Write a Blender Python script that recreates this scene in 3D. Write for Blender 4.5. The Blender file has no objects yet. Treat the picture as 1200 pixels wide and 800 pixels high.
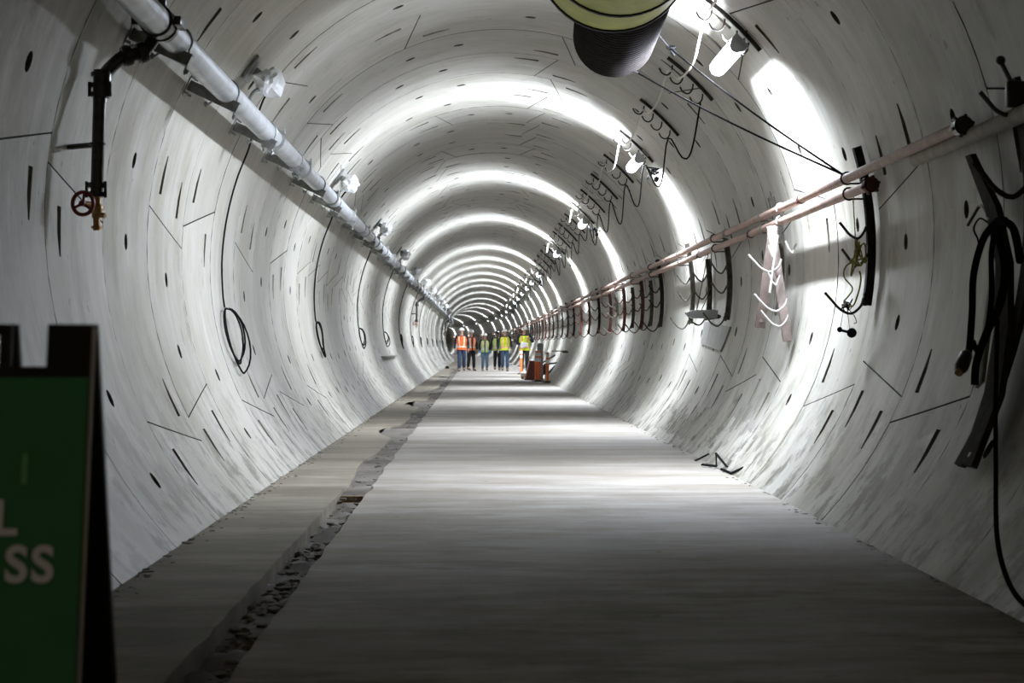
import bpy, bmesh, math, random
from mathutils import Vector, Matrix, noise
from mathutils.geometry import delaunay_2d_cdt
random.seed(7)
PI = math.pi
rad = math.radians
S = bpy.context.scene
C = S.collection

# ------------------------------------------------------------------ camera
cam_d = bpy.data.cameras.new('camera'); cam = bpy.data.objects.new('camera', cam_d); C.objects.link(cam)
cam_d.sensor_width = 36; cam_d.lens = 2108 / 1200 * 36
cam_d.clip_start = .05; cam_d.clip_end = 500
cam.location = (0, 0, 1.09)
cam.rotation_euler = (rad(90 + .139), 0, rad(-1.112))
cam_d.dof.use_dof = True; cam_d.dof.focus_distance = 20; cam_d.dof.aperture_fstop = 6.3
S.camera = cam
# ------------------------------------------------------------------ world: dim warm ambient fill, added to light the foreground from behind
w = bpy.data.worlds.new('world'); S.world = w; w.use_nodes = True
w.node_tree.nodes['Background'].inputs[0].default_value = (1.0, .84, .58, 1)
w.node_tree.nodes['Background'].inputs[1].default_value = .045
LAMP_E = 9.0           # glow of the diffuser itself
LAMP_W = 94.0          # each of a lamp's three lit faces
LAMP_SPREAD = 128     # degrees, the prismatic cover keeps light off the tunnel's axis
LAMP_COL = (.78, .86, 1, 1)
S.view_settings.view_transform = 'Standard'; S.view_settings.look = 'None'
S.view_settings.exposure = 1.15; S.view_settings.gamma = 1.0

# ------------------------------------------------------------------ the tunnel's own geometry (metres)
R = 2.6; CX = .27; CZ = 1.787; RING = 1.5; S0 = 9.741
def cv(s): return 0.0 if s < 125 else -(s - 125) ** 2 / 2000.0     # the bore bends to the left
def W(s, th, rho=1.0):
    a = rad(th); return Vector((CX + cv(s) + R * rho * math.cos(a), s, CZ + R * rho * math.sin(a)))
def ringy(k): return S0 + RING * k

# ------------------------------------------------------------------ materials
def newmat(name):
    m = bpy.data.materials.new(name); m.use_nodes = True
    return m, m.node_tree, m.node_tree.nodes['Principled BSDF']
def N(nt, typ, **kw):
    n = nt.nodes.new(typ)
    for k, v in kw.items():
        if k == 'op': n.operation = v
        else: setattr(n, k, v)
    return n
def lnk(nt, a, b): nt.links.new(a, b)
def mth(nt, op, a, b=None, clamp=False):
    n = nt.nodes.new('ShaderNodeMath'); n.operation = op; n.use_clamp = clamp
    for i, v in enumerate((a, b)):
        if v is None: continue
        if isinstance(v, (int, float)): n.inputs[i].default_value = v
        else: nt.links.new(v, n.inputs[i])
    return n.outputs[0]
def ramp(nt, src, p0, p1, c0=(0, 0, 0, 1), c1=(1, 1, 1, 1)):
    r = nt.nodes.new('ShaderNodeValToRGB'); e = r.color_ramp.elements
    e[0].position = p0; e[0].color = c0; e[1].position = p1; e[1].color = c1
    nt.links.new(src, r.inputs[0]); return r.outputs[0]
def mix(nt, f, a, b, mode='MIX'):
    n = nt.nodes.new('ShaderNodeMix'); n.data_type = 'RGBA'; n.blend_type = mode
    for i, v in ((0, f), (6, a), (7, b)):
        if isinstance(v, (int, float)): n.inputs[i].default_value = v
        elif isinstance(v, tuple): n.inputs[i].default_value = v
        else: nt.links.new(v, n.inputs[i])
    return n.outputs[2]
def nz(nt, vec, scale, detail=4, rough=.55):
    n = nt.nodes.new('ShaderNodeTexNoise'); n.inputs['Scale'].default_value = scale
    n.inputs['Detail'].default_value = detail; n.inputs['Roughness'].default_value = rough
    nt.links.new(vec, n.inputs['Vector']); return n.outputs[0]

def plain(name, col, rough=.6, metal=0.0, var=.12, scale=9, bump=.0, emis=None):
    m, nt, b = newmat(name)
    tc = N(nt, 'ShaderNodeNewGeometry')
    n = nz(nt, tc.outputs['Position'], scale, 5)
    f = ramp(nt, n, .3, .7)
    lo = tuple(c * (1 - var) for c in col) + (1,); hi = tuple(min(1, c * (1 + var)) for c in col) + (1,)
    lnk(nt, mix(nt, f, lo, hi), b.inputs['Base Color'])
    b.inputs['Roughness'].default_value = rough; b.inputs['Metallic'].default_value = metal
    if bump:
        bp = N(nt, 'ShaderNodeBump'); bp.inputs['Strength'].default_value = bump; bp.inputs['Distance'].default_value = .01
        lnk(nt, n, bp.inputs['Height']); lnk(nt, bp.outputs[0], b.inputs['Normal'])
    if emis:
        b.inputs['Emission Color'].default_value = emis[0]; b.inputs['Emission Strength'].default_value = emis[1]
    return m

def lining_mat():
    m, nt, b = newmat('lining_concrete')
    g = N(nt, 'ShaderNodeNewGeometry'); sp = N(nt, 'ShaderNodeSeparateXYZ'); lnk(nt, g.outputs['Position'], sp.inputs[0])
    x = mth(nt, 'SUBTRACT', sp.outputs[0], CX); z = mth(nt, 'SUBTRACT', sp.outputs[2], CZ)
    th = mth(nt, 'ARCTAN2', x, z)
    y = sp.outputs[1]
    def vec(a, ys, o=0.):
        c = N(nt, 'ShaderNodeCombineXYZ'); lnk(nt, mth(nt, 'MULTIPLY', th, a), c.inputs[0]); lnk(nt, mth(nt, 'MULTIPLY', y, ys), c.inputs[1]); c.inputs[2].default_value = o
        return c.outputs[0]
    streak = nz(nt, vec(1.6, 7.0), 1.0, 6, .65)           # trowel and mould streaks round the bore
    fine = nz(nt, vec(4.0, 22.0, 3.), 1.0, 4, .6)
    blot = nz(nt, vec(1.7, .9, 9.), 1.6, 8, .66)
    spot = nz(nt, vec(26., 9., 4.), 1.0, 3, .5)
    oi = N(nt, 'ShaderNodeObjectInfo')
    base = mix(nt, ramp(nt, blot, .40, .60), (.27, .247, .19, 1), (.45, .433, .39, 1))
    base = mix(nt, .55, base, mix(nt, ramp(nt, streak, .34, .66), (.26, .24, .18, 1), (.50, .487, .45, 1)))
    base = mix(nt, .12, base, mix(nt, ramp(nt, fine, .35, .7), (.19, .18, .145, 1), (.52, .515, .50, 1)))
    tone = mth(nt, 'ADD', mth(nt, 'MULTIPLY', oi.outputs['Random'], .16), .90)
    tn = N(nt, 'ShaderNodeCombineColor'); [lnk(nt, tone, tn.inputs[i]) for i in range(3)]
    base = mix(nt, 1.0, base, tn.outputs[0], 'MULTIPLY')
    # narrow dark drips and pits
    pit = ramp(nt, spot, .69, .73)
    base = mix(nt, mth(nt, 'MULTIPLY', pit, .55), base, (.08, .07, .055, 1))
    # brown wet stains
    st = mth(nt, 'MULTIPLY', ramp(nt, nz(nt, vec(2.4, 1.1, 21.), 1.0, 8, .66), .57, .62), ramp(nt, streak, .42, .6))
    base = mix(nt, mth(nt, 'MULTIPLY', st, .55), base, (.15, .135, .095, 1))
    # mud and silt splashed on the lowest metre
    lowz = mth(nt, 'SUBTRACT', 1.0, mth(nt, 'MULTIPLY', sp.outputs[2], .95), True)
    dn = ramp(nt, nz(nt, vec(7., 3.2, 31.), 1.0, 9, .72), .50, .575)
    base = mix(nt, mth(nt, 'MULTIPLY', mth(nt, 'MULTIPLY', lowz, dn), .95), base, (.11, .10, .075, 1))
    nearw = mth(nt, 'SUBTRACT', 1.45, mth(nt, 'DIVIDE', y, 11.0), True)  # olive stains plus foreground shade painted into the colour, strongest near the camera
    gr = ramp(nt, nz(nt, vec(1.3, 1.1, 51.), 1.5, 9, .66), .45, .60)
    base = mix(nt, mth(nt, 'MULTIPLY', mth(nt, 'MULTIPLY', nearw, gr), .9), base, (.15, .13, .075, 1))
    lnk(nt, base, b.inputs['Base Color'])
    rr = ramp(nt, streak, .3, .7, (.38, .38, .38, 1), (.62, .62, .62, 1)); lnk(nt, rr, b.inputs['Roughness'])
    b.inputs['Specular IOR Level'].default_value = .45
    bp = N(nt, 'ShaderNodeBump'); bp.inputs['Strength'].default_value = .35; bp.inputs['Distance'].default_value = .012
    hh = mth(nt, 'ADD', mth(nt, 'MULTIPLY', streak, .7), mth(nt, 'MULTIPLY', fine, .08)); lnk(nt, hh, bp.inputs['Height']); lnk(nt, bp.outputs[0], b.inputs['Normal'])
    return m

def floor_mat(name, a, bcol, dark):
    m, nt, b = newmat(name)
    g = N(nt, 'ShaderNodeNewGeometry'); mp = N(nt, 'ShaderNodeMapping'); lnk(nt, g.outputs['Position'], mp.inputs[0]); mp.inputs['Scale'].default_value = (.45, 1.6, 1)
    n1 = nz(nt, mp.outputs[0], 1.1, 8, .62)
    mp2 = N(nt, 'ShaderNodeMapping'); lnk(nt, g.outputs['Position'], mp2.inputs[0]); mp2.inputs['Scale'].default_value = (2.2, 9, 1)
    n2 = nz(nt, mp2.outputs[0], 1.6, 6, .65)
    n3 = nz(nt, g.outputs['Position'], 9, 3, .5)
    base = mix(nt, ramp(nt, n1, .40, .62), a, bcol)
    base = mix(nt, mth(nt, 'MULTIPLY', ramp(nt, n2, .5, .75), .4), base, dark)
    base = mix(nt, mth(nt, 'MULTIPLY', ramp(nt, n3, .68, .75), .6), base, (.07, .06, .05, 1))
    # brown muddy patches with foreground shade painted in, stronger towards the camera
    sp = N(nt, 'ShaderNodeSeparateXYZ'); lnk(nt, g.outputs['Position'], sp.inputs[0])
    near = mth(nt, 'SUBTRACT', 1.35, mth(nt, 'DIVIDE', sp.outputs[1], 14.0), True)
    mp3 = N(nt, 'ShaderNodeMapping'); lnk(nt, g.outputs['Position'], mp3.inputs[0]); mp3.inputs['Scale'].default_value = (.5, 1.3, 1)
    mud_shade = ramp(nt, nz(nt, mp3.outputs[0], 2.1, 9, .72), .44, .58)
    base = mix(nt, mth(nt, 'MULTIPLY', mth(nt, 'MULTIPLY', near, mud_shade), .8), base, (.105, .085, .055, 1))
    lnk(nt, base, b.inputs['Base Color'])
    lnk(nt, ramp(nt, n1, .3, .7, (.62, .62, .62, 1), (.85, .85, .85, 1)), b.inputs['Roughness']); b.inputs['Specular IOR Level'].default_value = .35
    bp = N(nt, 'ShaderNodeBump'); bp.inputs['Strength'].default_value = .12; bp.inputs['Distance'].default_value = .01
    lnk(nt, n2, bp.inputs['Height']); lnk(nt, bp.outputs[0], b.inputs['Normal'])
    return m

def dull(m, v=.12): m.node_tree.nodes['Principled BSDF'].inputs['Specular IOR Level'].default_value = v
def corrug_mat(): return plain('flex_duct_black', (.014, .011, .010), .95, 0, .4, 14)

M = {}
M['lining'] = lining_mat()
M['pocket'] = plain('pocket_dark_concrete', (.17, .155, .12), .9, 0, .4, 14)  # pocket and socket faces, darker than the lining around them
M['socket'] = plain('socket_dark_concrete', (.085, .08, .065), .9, 0, .3, 14)
M['gap'] = plain('joint_gasket', (.05, .045, .04), .9)
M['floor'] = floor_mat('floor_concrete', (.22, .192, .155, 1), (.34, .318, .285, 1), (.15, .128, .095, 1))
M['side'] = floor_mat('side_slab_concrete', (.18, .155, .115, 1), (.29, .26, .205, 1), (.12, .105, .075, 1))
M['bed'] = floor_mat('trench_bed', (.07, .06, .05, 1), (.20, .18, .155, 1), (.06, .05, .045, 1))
M['rubble'] = plain('rubble', (.16, .145, .115), .95, 0, .5, 20, .5)
M['galv'] = plain('galvanised_steel', (.46, .475, .49), .38, .5, .2, 6)
M['galvd'] = plain('weathered_galvanised', (.33, .34, .33), .5, .45, .3, 12)
M['iron'] = plain('black_iron', (.05, .047, .044), .28, .3, .4, 12)
M['channel'] = plain('weathered_steel_channel', (.20, .20, .19), .6, .35, .4, 16)
M['chrome'] = plain('bright_steel', (.7, .7, .7), .25, .9, .05)
M['redwheel'] = plain('red_handwheel', (.22, .035, .02), .45, .1, .3, 20)
M['brass'] = plain('brass', (.45, .28, .12), .4, .7, .3, 20)
M['rust'] = plain('rusty_pink_pipe', (.33, .22, .175), .6, .1, .25, 10)
M['rustd'] = plain('dark_rust', (.085, .028, .02), .65, .2, .5, 16)
M['rack_rust'] = plain('rust_red_steel', (.14, .06, .045), .8, .0, .4, 14)
M['rack_dark'] = plain('dark_steel', (.030, .026, .022), .85, .0, .4, 14)
M['rack_olive'] = plain('olive_steel', (.10, .092, .075), .8, .0, .4, 14)
M['pink'] = plain('whitewashed_wood', (.30, .24, .22), .85, 0, .18, 12)
M['pinkd'] = plain('aged_pinkish_wood', (.12, .088, .072), .8, 0, .25, 12)
M['white'] = plain('white_paint', (.34, .32, .30), .6, 0, .08)
M['wrap'] = plain('white_plastic_wrap', (.78, .79, .80), .3, 0, .08, 20)
M['cable'] = plain('black_cable', (.012, .012, .012), .9, 0, .3)
M['board2'] = plain('dusty_grey_pipe', (.33, .30, .26), .85, 0, .2)
M['cord'] = plain('pale_cord', (.52, .50, .44), .6, 0, .1)
M['led'] = plain('led_diffuser', (.9, .92, 1), .4, 0, 0, 5, 0, (LAMP_COL, LAMP_E))
M['lamp_body'] = plain('lamp_housing_grey', (.45, .46, .47), .5, 0, .1)
M['duct'] = plain('yellow_duct_fabric', (.42, .44, .09), .55, 0, .14, 5)
M['flex'] = corrug_mat()
M['board'] = plain('grey_board', (.22, .21, .185), .8, 0, .15)
M['steelgrey'] = plain('grey_painted_post', (.30, .32, .35), .5, .2, .15)
M['rope'] = plain('olive_yellow_rope', (.20, .18, .035), .8, 0, .4, 40)
M['wood'] = plain('old_timber', (.20, .14, .085), .85, 0, .3, 25)
M['red'] = plain('faded_red_steel', (.21, .05, .032), .65, 0, .25, 8)
M['orange'] = plain('safety_orange', (.95, .20, .05), .5, 0, .04)
M['hiwhite'] = plain('reflective_white', (.86, .88, .92), .35, 0, .04)
M['sign_black'] = plain('sign_black_plastic', (.012, .012, .013), .6, 0, .2)
M['sign_green'] = plain('sign_green_print', (.008, .13, .035), .55, 0, .08)
M['sign_edge'] = plain('sign_pale_edge', (.30, .28, .25), .6, 0, .1)
M['letter'] = plain('sign_lettering_grey', (.55, .56, .62), .6, 0, .04)
M['leaf'] = plain('sign_pale_green_print', (.10, .30, .09), .6, 0, .1)
M['bag'] = plain('dirty_white_bag', (.50, .48, .44), .8, 0, .15, 20)

dull(M['cable'], 0.0)
for q_ in ('flex', 'rack_dark', 'rack_olive', 'rack_rust', 'rope', 'gap', 'pocket', 'socket', 'sign_black'): dull(M[q_])
# ------------------------------------------------------------------ mesh and object helpers
ORG = {}
def smooth(bm, ang=35):
    for f in bm.faces: f.smooth = True
    for e in bm.edges:
        if len(e.link_faces) == 2 and e.calc_face_angle(0) > rad(ang): e.smooth = False
def mesh(name, bm, mats, sm=True, off=None):
    if off is not None: bmesh.ops.translate(bm, vec=-Vector(off), verts=bm.verts)
    if sm: smooth(bm)
    me = bpy.data.meshes.new(name); bm.to_mesh(me); bm.free()
    for m in (mats if isinstance(mats, (list, tuple)) else [mats]): me.materials.append(M[m])
    return me
def obj(name, bm, mat, parent=None, label=None, cat=None, group=None, sm=True, kind=None, origin=None):
    if parent is not None: off = ORG[parent]
    elif origin is not None: off = Vector(origin)
    else:
        vs = [v.co for v in bm.verts]
        off = Vector(((min(v.x for v in vs) + max(v.x for v in vs)) / 2, (min(v.y for v in vs) + max(v.y for v in vs)) / 2, min(v.z for v in vs)))
    o = bpy.data.objects.new(name, mesh(name, bm, mat, sm, off)); C.objects.link(o)
    if parent is not None: o.parent = parent
    else: o.location = off
    ORG[o] = off
    tag(o, label, cat, group, kind); return o
def tag(o, label=None, cat=None, group=None, kind=None):
    if label: o['label'] = label
    if cat: o['category'] = cat
    if group: o['group'] = group
    if kind: o['kind'] = kind
def thing(name, loc, label, cat, group=None, kind=None):
    o = bpy.data.objects.new(name, None); C.objects.link(o); o.location = loc; o.empty_display_size = .05
    ORG[o] = Vector(loc); tag(o, label, cat, group, kind); return o
def dup(root, delta, label, group=None):
    r = root.copy(); C.objects.link(r); r.location = root.location + Vector(delta); r['label'] = label
    ORG[r] = ORG[root] + Vector(delta)
    if group: r['group'] = group
    for ch in list(root.children):
        c = ch.copy(); C.objects.link(c); c.parent = r
        for g in list(ch.children):
            d = g.copy(); C.objects.link(d); d.parent = c
    return r
ORDW = ['nearest', 'second', 'third', 'fourth', 'fifth', 'sixth', 'seventh', 'eighth', 'ninth', 'tenth', 'eleventh', 'twelfth', 'thirteenth', 'fourteenth', 'fifteenth', 'sixteenth', 'seventeenth', 'eighteenth', 'nineteenth', 'twentieth']

def box(bm, c, sx, sy, sz, mat=None, bev=0.0):
    """box centred at c; mat = 3x3 of axes"""
    r = bmesh.ops.create_cube(bm, size=1.0); vs = r['verts']
    bmesh.ops.scale(bm, vec=(sx, sy, sz), verts=vs)
    if bev:
        es = list({e for v in vs for e in v.link_edges})
        rr = bmesh.ops.bevel(bm, geom=es, offset=bev, segments=2, affect='EDGES', profile=.5)
        vs = list({v for f in rr['faces'] for v in f.verts} | {v for v in vs if v.is_valid})
    if mat is not None: bmesh.ops.transform(bm, matrix=mat.to_4x4(), verts=vs)
    bmesh.ops.translate(bm, vec=Vector(c), verts=vs)
    return vs
def axes(x, y=None):
    """rotation whose local X lies along x, local Y near y"""
    x = Vector(x).normalized(); y = Vector(y or (0, 1, 0)); z = x.cross(y).normalized(); y = z.cross(x)
    return Matrix((x, y, z)).transposed()
def spline(pts, n=6):
    P = [Vector(p) for p in pts]
    if len(P) < 3: return P
    out = []
    for i in range(len(P) - 1):
        p0 = P[max(i - 1, 0)]; p1 = P[i]; p2 = P[i + 1]; p3 = P[min(i + 2, len(P) - 1)]
        for j in range(n):
            t = j / n
            out.append(.5 * ((2 * p1) + (-p0 + p2) * t + (2 * p0 - 5 * p1 + 4 * p2 - p3) * t * t + (-p0 + 3 * p1 - 3 * p2 + p3) * t ** 3))
    out.append(P[-1]); return out
def tube(bm, pts, r, sides=8, caps=True, closed=False):
    """round tube along pts; r = radius or list of radii"""
    P = [Vector(p) for p in pts]; n = len(P)
    rs = r if isinstance(r, (list, tuple)) else [r] * n
    T = []
    for i in range(n):
        a = P[(i - 1) % n] if closed else P[max(i - 1, 0)]; b = P[(i + 1) % n] if closed else P[min(i + 1, n - 1)]
        T.append((b - a).normalized() if (b - a).length > 1e-9 else Vector((0, 1, 0)))
    u = T[0].orthogonal().normalized(); rings = []
    for i in range(n):
        u = (u - T[i] * u.dot(T[i]))
        u = u.normalized() if u.length > 1e-6 else T[i].orthogonal().normalized()
        v = T[i].cross(u)
        rings.append([bm.verts.new(P[i] + (u * math.cos(2 * PI * j / sides) + v * math.sin(2 * PI * j / sides)) * rs[i]) for j in range(sides)])
    for i in range(n if closed else n - 1):
        a, b = rings[i], rings[(i + 1) % n]
        for j in range(sides): bm.faces.new((a[j], a[(j + 1) % sides], b[(j + 1) % sides], b[j]))
    if caps and not closed: bm.faces.new(rings[0][::-1]); bm.faces.new(rings[-1])
    return rings
def loft(bm, rings, caps=True):
    """rings: lists of points with equal counts"""
    V = [[bm.verts.new(p) for p in r] for r in rings]; n = len(V[0])
    for a, b in zip(V, V[1:]):
        for j in range(n): bm.faces.new((a[j], a[(j + 1) % n], b[(j + 1) % n], b[j]))
    if caps: bm.faces.new(V[0][::-1]); bm.faces.new(V[-1])
def cyl(bm, a, b, r, sides=12): tube(bm, [a, b], r, sides)
def ball(bm, c, r, sub=2, sc=(1, 1, 1)):
    v = bmesh.ops.create_icosphere(bm, subdivisions=sub, radius=r)['verts']
    bmesh.ops.scale(bm, vec=sc, verts=v); bmesh.ops.translate(bm, vec=Vector(c), verts=v); return v
def B(): return bmesh.new()

# ================================================================== THE SETTING: lining
# each ring is six trapezoid segments: a narrow key and five others; the key's place turns from ring to ring
KEYS = {'A': 190.5, 'B': 354.0, 'C': 158.0, 'D': 92.0, 'E': 255.8, 'F': 27.0}
seq = {-1: 'C', 0: 'E', 1: 'B', 2: 'A', 3: 'F', 4: 'B', 5: 'A', 6: 'B', 7: 'C', 8: 'B', 9: 'C', 10: 'D', 11: 'C', 12: 'C', 13: 'D', -2: 'B', -3: 'D', -4: 'A', -5: 'B', -6: 'C', -7: 'A', -8: 'D'}
def ringtype(k):
    if k not in seq: seq[k] = random.Random(k * 13 + 5).choice('ABCCBADEF')
    return seq[k]
LO, HI = -46.5, 226.5
def ring_segments(t):
    kc = KEYS[t]
    js = [(kc - 17, 1, 'lo'), (kc + 17, -1, 'hi'), (kc + 82.3, -1, 0), (kc + 147.6, -1, 0), (kc - 82.3, 1, 0), (kc - 147.3, 1, 0)]
    js = [((a + 133.5) % 360 - 133.5, s, q) for a, s, q in js]; js.sort()
    segs = []
    ext = js + [(js[0][0] + 360, js[0][1], js[0][2])]
    ext = [(js[-1][0] - 360, js[-1][1], js[-1][2])] + ext
    for (a, sa, qa), (b, sb, qb) in zip(ext, ext[1:]):
        f0 = max(a, LO); f1 = min(b, HI)
        if f1 - f0 > 3: segs.append(((a, sa, qa), (b, sb, qb)))
    return segs
def seg_pockets(sa, sb):
    """(angle near joint, y, direction) of bolt pockets inside the segment between joints sa and sb"""
    out = []
    for (a, s, q), side in ((sa, 1), (sb, -1)):                   # side = direction into this segment
        if q in ('lo', 'hi'):
            into_key = (q == 'lo' and side == 1) or (q == 'hi' and side == -1)
            ys = [] if into_key else [.24, .77]
        else:
            if s == 1: ys = [.22] if side == 1 else [.78]
            else: ys = [.78] if side == 1 else [.22]
        for y in ys: out.append((a + s * 5 * y + side * 3.6, y, side))
    return out
def seg_geom(sa, sb, simple=False):
    """returns verts (theta, y, depth), faces, material index, smooth flag for one segment"""
    g = .0045 / R * 57.3; gy = .0055 / RING
    def lo(y): return max(sa[0] + sa[1] * 5 * y + g, LO)
    def hi(y): return min(sb[0] + sb[1] * 5 * y - g, HI)
    span = hi(.5) - lo(.5); nt_ = max(2, int(span / (4 if not simple else 6))); ny = 4 if not simple else 1
    kx = R * PI / 180
    P2 = []; border = []
    def add(th, y): P2.append(Vector((th * kx, y * RING))); return len(P2) - 1
    ylo, yhi = gy, 1 - gy
    for i in range(nt_): t = i / nt_; border.append(add(lo(ylo) + (hi(ylo) - lo(ylo)) * t, ylo))
    for i in range(ny): y = ylo + (yhi - ylo) * i / ny; border.append(add(hi(y), y))
    for i in range(nt_): t = 1 - i / nt_; border.append(add(lo(yhi) + (hi(yhi) - lo(yhi)) * t, yhi))
    for i in range(ny): y = yhi - (yhi - ylo) * i / ny; border.append(add(lo(y), y))
    faces_in = [border[:]]; pk = []
    if not simple:
        for th, y, d in seg_pockets(sa, sb):
            if not (LO + 1 < th < HI - 1 and LO + 1 < th + 6.2 * d < HI - 1): continue
            L = 6.2; wb, wt = .031, .010
            pts = [(th, y - wb), (th + .55 * L * d, y - wb * .9), (th + L * d, y - wt), (th + L * d, y + wt), (th + .55 * L * d, y + wb * .9), (th, y + wb)]
            if d < 0: pts = pts[::-1]
            ids = [add(*p) for p in pts]; faces_in.append(ids)
            dep = [.11, .07, .004, .004, .07, .11]
            if d < 0: dep = dep[::-1]
            pk.append((ids, dep, 1))
        mid = (lo(.5) + hi(.5)) / 2
        fullmid = (sa[0] + sb[0]) / 2 + (sa[1] + sb[1]) * 1.25
        for o_ in (-6, 6):
            th = fullmid + o_
            if not (lo(.5) + 2.5 < th < hi(.5) - 2.5): continue
            ids = [add(th + 1.25 * math.cos(a * PI / 5), .5 + .036 * math.sin(a * PI / 5)) for a in range(10)]
            faces_in.append(ids); pk.append((ids, [.05] * 10, 2))
        for i in range(1, nt_):
            for j in range(1, ny):
                y = j / ny; th = lo(y) + (hi(y) - lo(y)) * i / nt_
                if all(abs(th - p[0]) > 1.2 or True for p in ()): add(th, y)
    v, e, f, ov, oe, of = delaunay_2d_cdt(P2, [], faces_in, 1, 1e-5)
    V = []; F = []; MI = []; SM = []
    top = {}
    for fi, face in enumerate(f):
        ids = of[fi]
        if any(x > 0 for x in ids): continue
        idx = []
        for a in face:
            if a not in top: top[a] = len(V); V.append((v[a].x / kx, v[a].y / RING, 0.0))
            idx.append(top[a])
        F.append(idx[::-1]); MI.append(0); SM.append(True)
    # edges going outwards so that the joints are real gaps
    bl = len(border); b0 = len(V)
    for i in border: V.append((P2[i].x / kx, P2[i].y / RING, 0.0))
    b1 = len(V)
    for i in border: V.append((P2[i].x / kx, P2[i].y / RING, .045))
    for i in range(bl): j = (i + 1) % bl; F.append([b0 + i, b0 + j, b1 + j, b1 + i][::-1]); MI.append(3); SM.append(False)
    for ids, dep, mi in pk:
        n = len(ids); c0 = len(V)
        for i in ids: V.append((P2[i].x / kx, P2[i].y / RING, 0.0))
        c1 = len(V)
        for i, d in zip(ids, dep): V.append((P2[i].x / kx, P2[i].y / RING, d))
        for i in range(n): j = (i + 1) % n; F.append([c0 + i, c0 + j, c1 + j, c1 + i]); MI.append(mi); SM.append(False)
        F.append([c1 + i for i in range(n)][::-1]); MI.append(mi); SM.append(False)
    return V, F, MI, SM
_geo = {}
def geo(t, i, simple=False):
    k = (t, i, simple)
    if k not in _geo: _geo[k] = seg_geom(*ring_segments(t)[i], simple)
    return _geo[k]
def to3(th, y, dep, s, bend=True):
    a = rad(th); r = R + dep; yy = s + y * RING
    return (CX + (cv(yy) if bend else 0) + r * math.cos(a), yy, CZ + r * math.sin(a))
def make_me(name, V, F, MI, SM, mats):
    me = bpy.data.meshes.new(name); me.from_pydata(V, [], F)
    me.polygons.foreach_set('material_index', MI); me.polygons.foreach_set('use_smooth', SM)
    for m in mats: me.materials.append(M[m])
    me.update(); return me
walls = {n: thing(n, (CX + dx, 6, dz), None, None, kind='structure') for n, dx, dz in (('wall_left', -2.6, CZ), ('wall_right', 2.6, CZ), ('ceiling', 0, CZ + R))}
walls['wall_left']['label'] = 'left side of the tunnel, curved pale concrete lining of bolted ring segments'
walls['wall_right']['label'] = 'right side of the tunnel, curved pale concrete lining behind the pink pipes'
walls['ceiling']['label'] = 'crown of the tunnel, curved concrete lining segments with light bands'
def side_of(sa, sb):
    m = (max(sa[0], LO) + min(sb[0], HI)) / 2
    return 'wall_right' if m < 42 else ('ceiling' if m < 141 else 'wall_left')
LM = ['lining', 'pocket', 'socket', 'gap']
_sm = {}
NEAR0, NEAR1 = -4, 14
for k in range(NEAR0, NEAR1):
    t = ringtype(k)
    for i, (sa, sb) in enumerate(ring_segments(t)):
        if (t, i) not in _sm:
            V, F, MI, SM = geo(t, i)
            _sm[(t, i)] = make_me('lining_segment', [to3(a, y, d, 0, False) for a, y, d in V], F, MI, SM, LM)
        par = walls[side_of(sa, sb)]
        o = bpy.data.objects.new('lining_segment', _sm[(t, i)]); C.objects.link(o); o.parent = par
        rnd = random.Random(k * 7 + i); m = rad((sa[0] + sb[0]) / 2); dr = rnd.uniform(0, .004)
        o.location = Vector((dr * math.cos(m), ringy(k), dr * math.sin(m))) - ORG[par]
# the rest of the lining: rings behind the camera and far along the bore, joined
far = {n: ([], [], [], []) for n in walls}
for k in list(range(NEAR1, 165)):
    t = ringtype(k); simple = k > 45
    for i, (sa, sb) in enumerate(ring_segments(t)):
        V, F, MI, SM = geo(t, i, simple); fv, ff, fm, fs = far[side_of(sa, sb)]; o0 = len(fv)
        fv += [to3(a, y, d, ringy(k)) for a, y, d in V]; ff += [[j + o0 for j in q] for q in F]; fm += MI; fs += SM
for n, (fv, ff, fm, fs) in far.items():
    off = ORG[walls[n]]
    o = bpy.data.objects.new('far_lining', make_me('far_lining', [tuple(Vector(p) - off) for p in fv], ff, fm, fs, LM)); C.objects.link(o); o.parent = walls[n]
    o['kind'] = 'stuff'
# dark gasket behind all joints
for n, a0, a1 in (('wall_right', -46.5, 42), ('ceiling', 42, 141), ('wall_left', 141, 226.5)):
    V = []; F = []; na = 16; ss = [3.75] + list(range(5, 259, 4))
    for s in ss:
        for j in range(na + 1):
            a = rad(a0 + (a1 - a0) * j / na); V.append(Vector((CX + cv(s) + (R + .14) * math.cos(a), s, CZ + (R + .14) * math.sin(a))) - ORG[walls[n]])
    for i in range(len(ss) - 1):
        for j in range(na): q = i * (na + 1) + j; F.append((q, q + 1, q + na + 2, q + na + 1))
    o = bpy.data.objects.new('joint_backing', make_me('joint_backing', [tuple(v) for v in V], F, [0] * len(F), [True] * len(F), ['gap'])); C.objects.link(o); o.parent = walls[n]

# ================================================================== floor
floor = thing('floor', (0, 6, 0), 'concrete tunnel floor with a shallow trench along its left side', None, kind='structure')
def strip(name, xs, ys, zf, mat, jitter=None, parent=floor, thick=.12):
    bm = B(); V = []
    for s in ys:
        row = []
        for i, x in enumerate(xs(s) if callable(xs) else xs): row.append(bm.verts.new((x + cv(s), s, zf(x, s))))
        V.append(row)
    for a, b in zip(V, V[1:]):
        for j in range(len(a) - 1): bm.faces.new((a[j], a[j + 1], b[j + 1], b[j]))
    # side skirts
    for j in (0, -1):
        lowv = [bm.verts.new((r[j].co.x, r[j].co.y, -thick)) for r in V]
        for i in range(len(V) - 1):
            q = (V[i][j], V[i + 1][j], lowv[i + 1], lowv[i]); bm.faces.new(q if j == 0 else q[::-1])
    bmesh.ops.recalc_face_normals(bm, faces=bm.faces)
    return obj(name, bm, mat, parent, sm=True)
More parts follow.
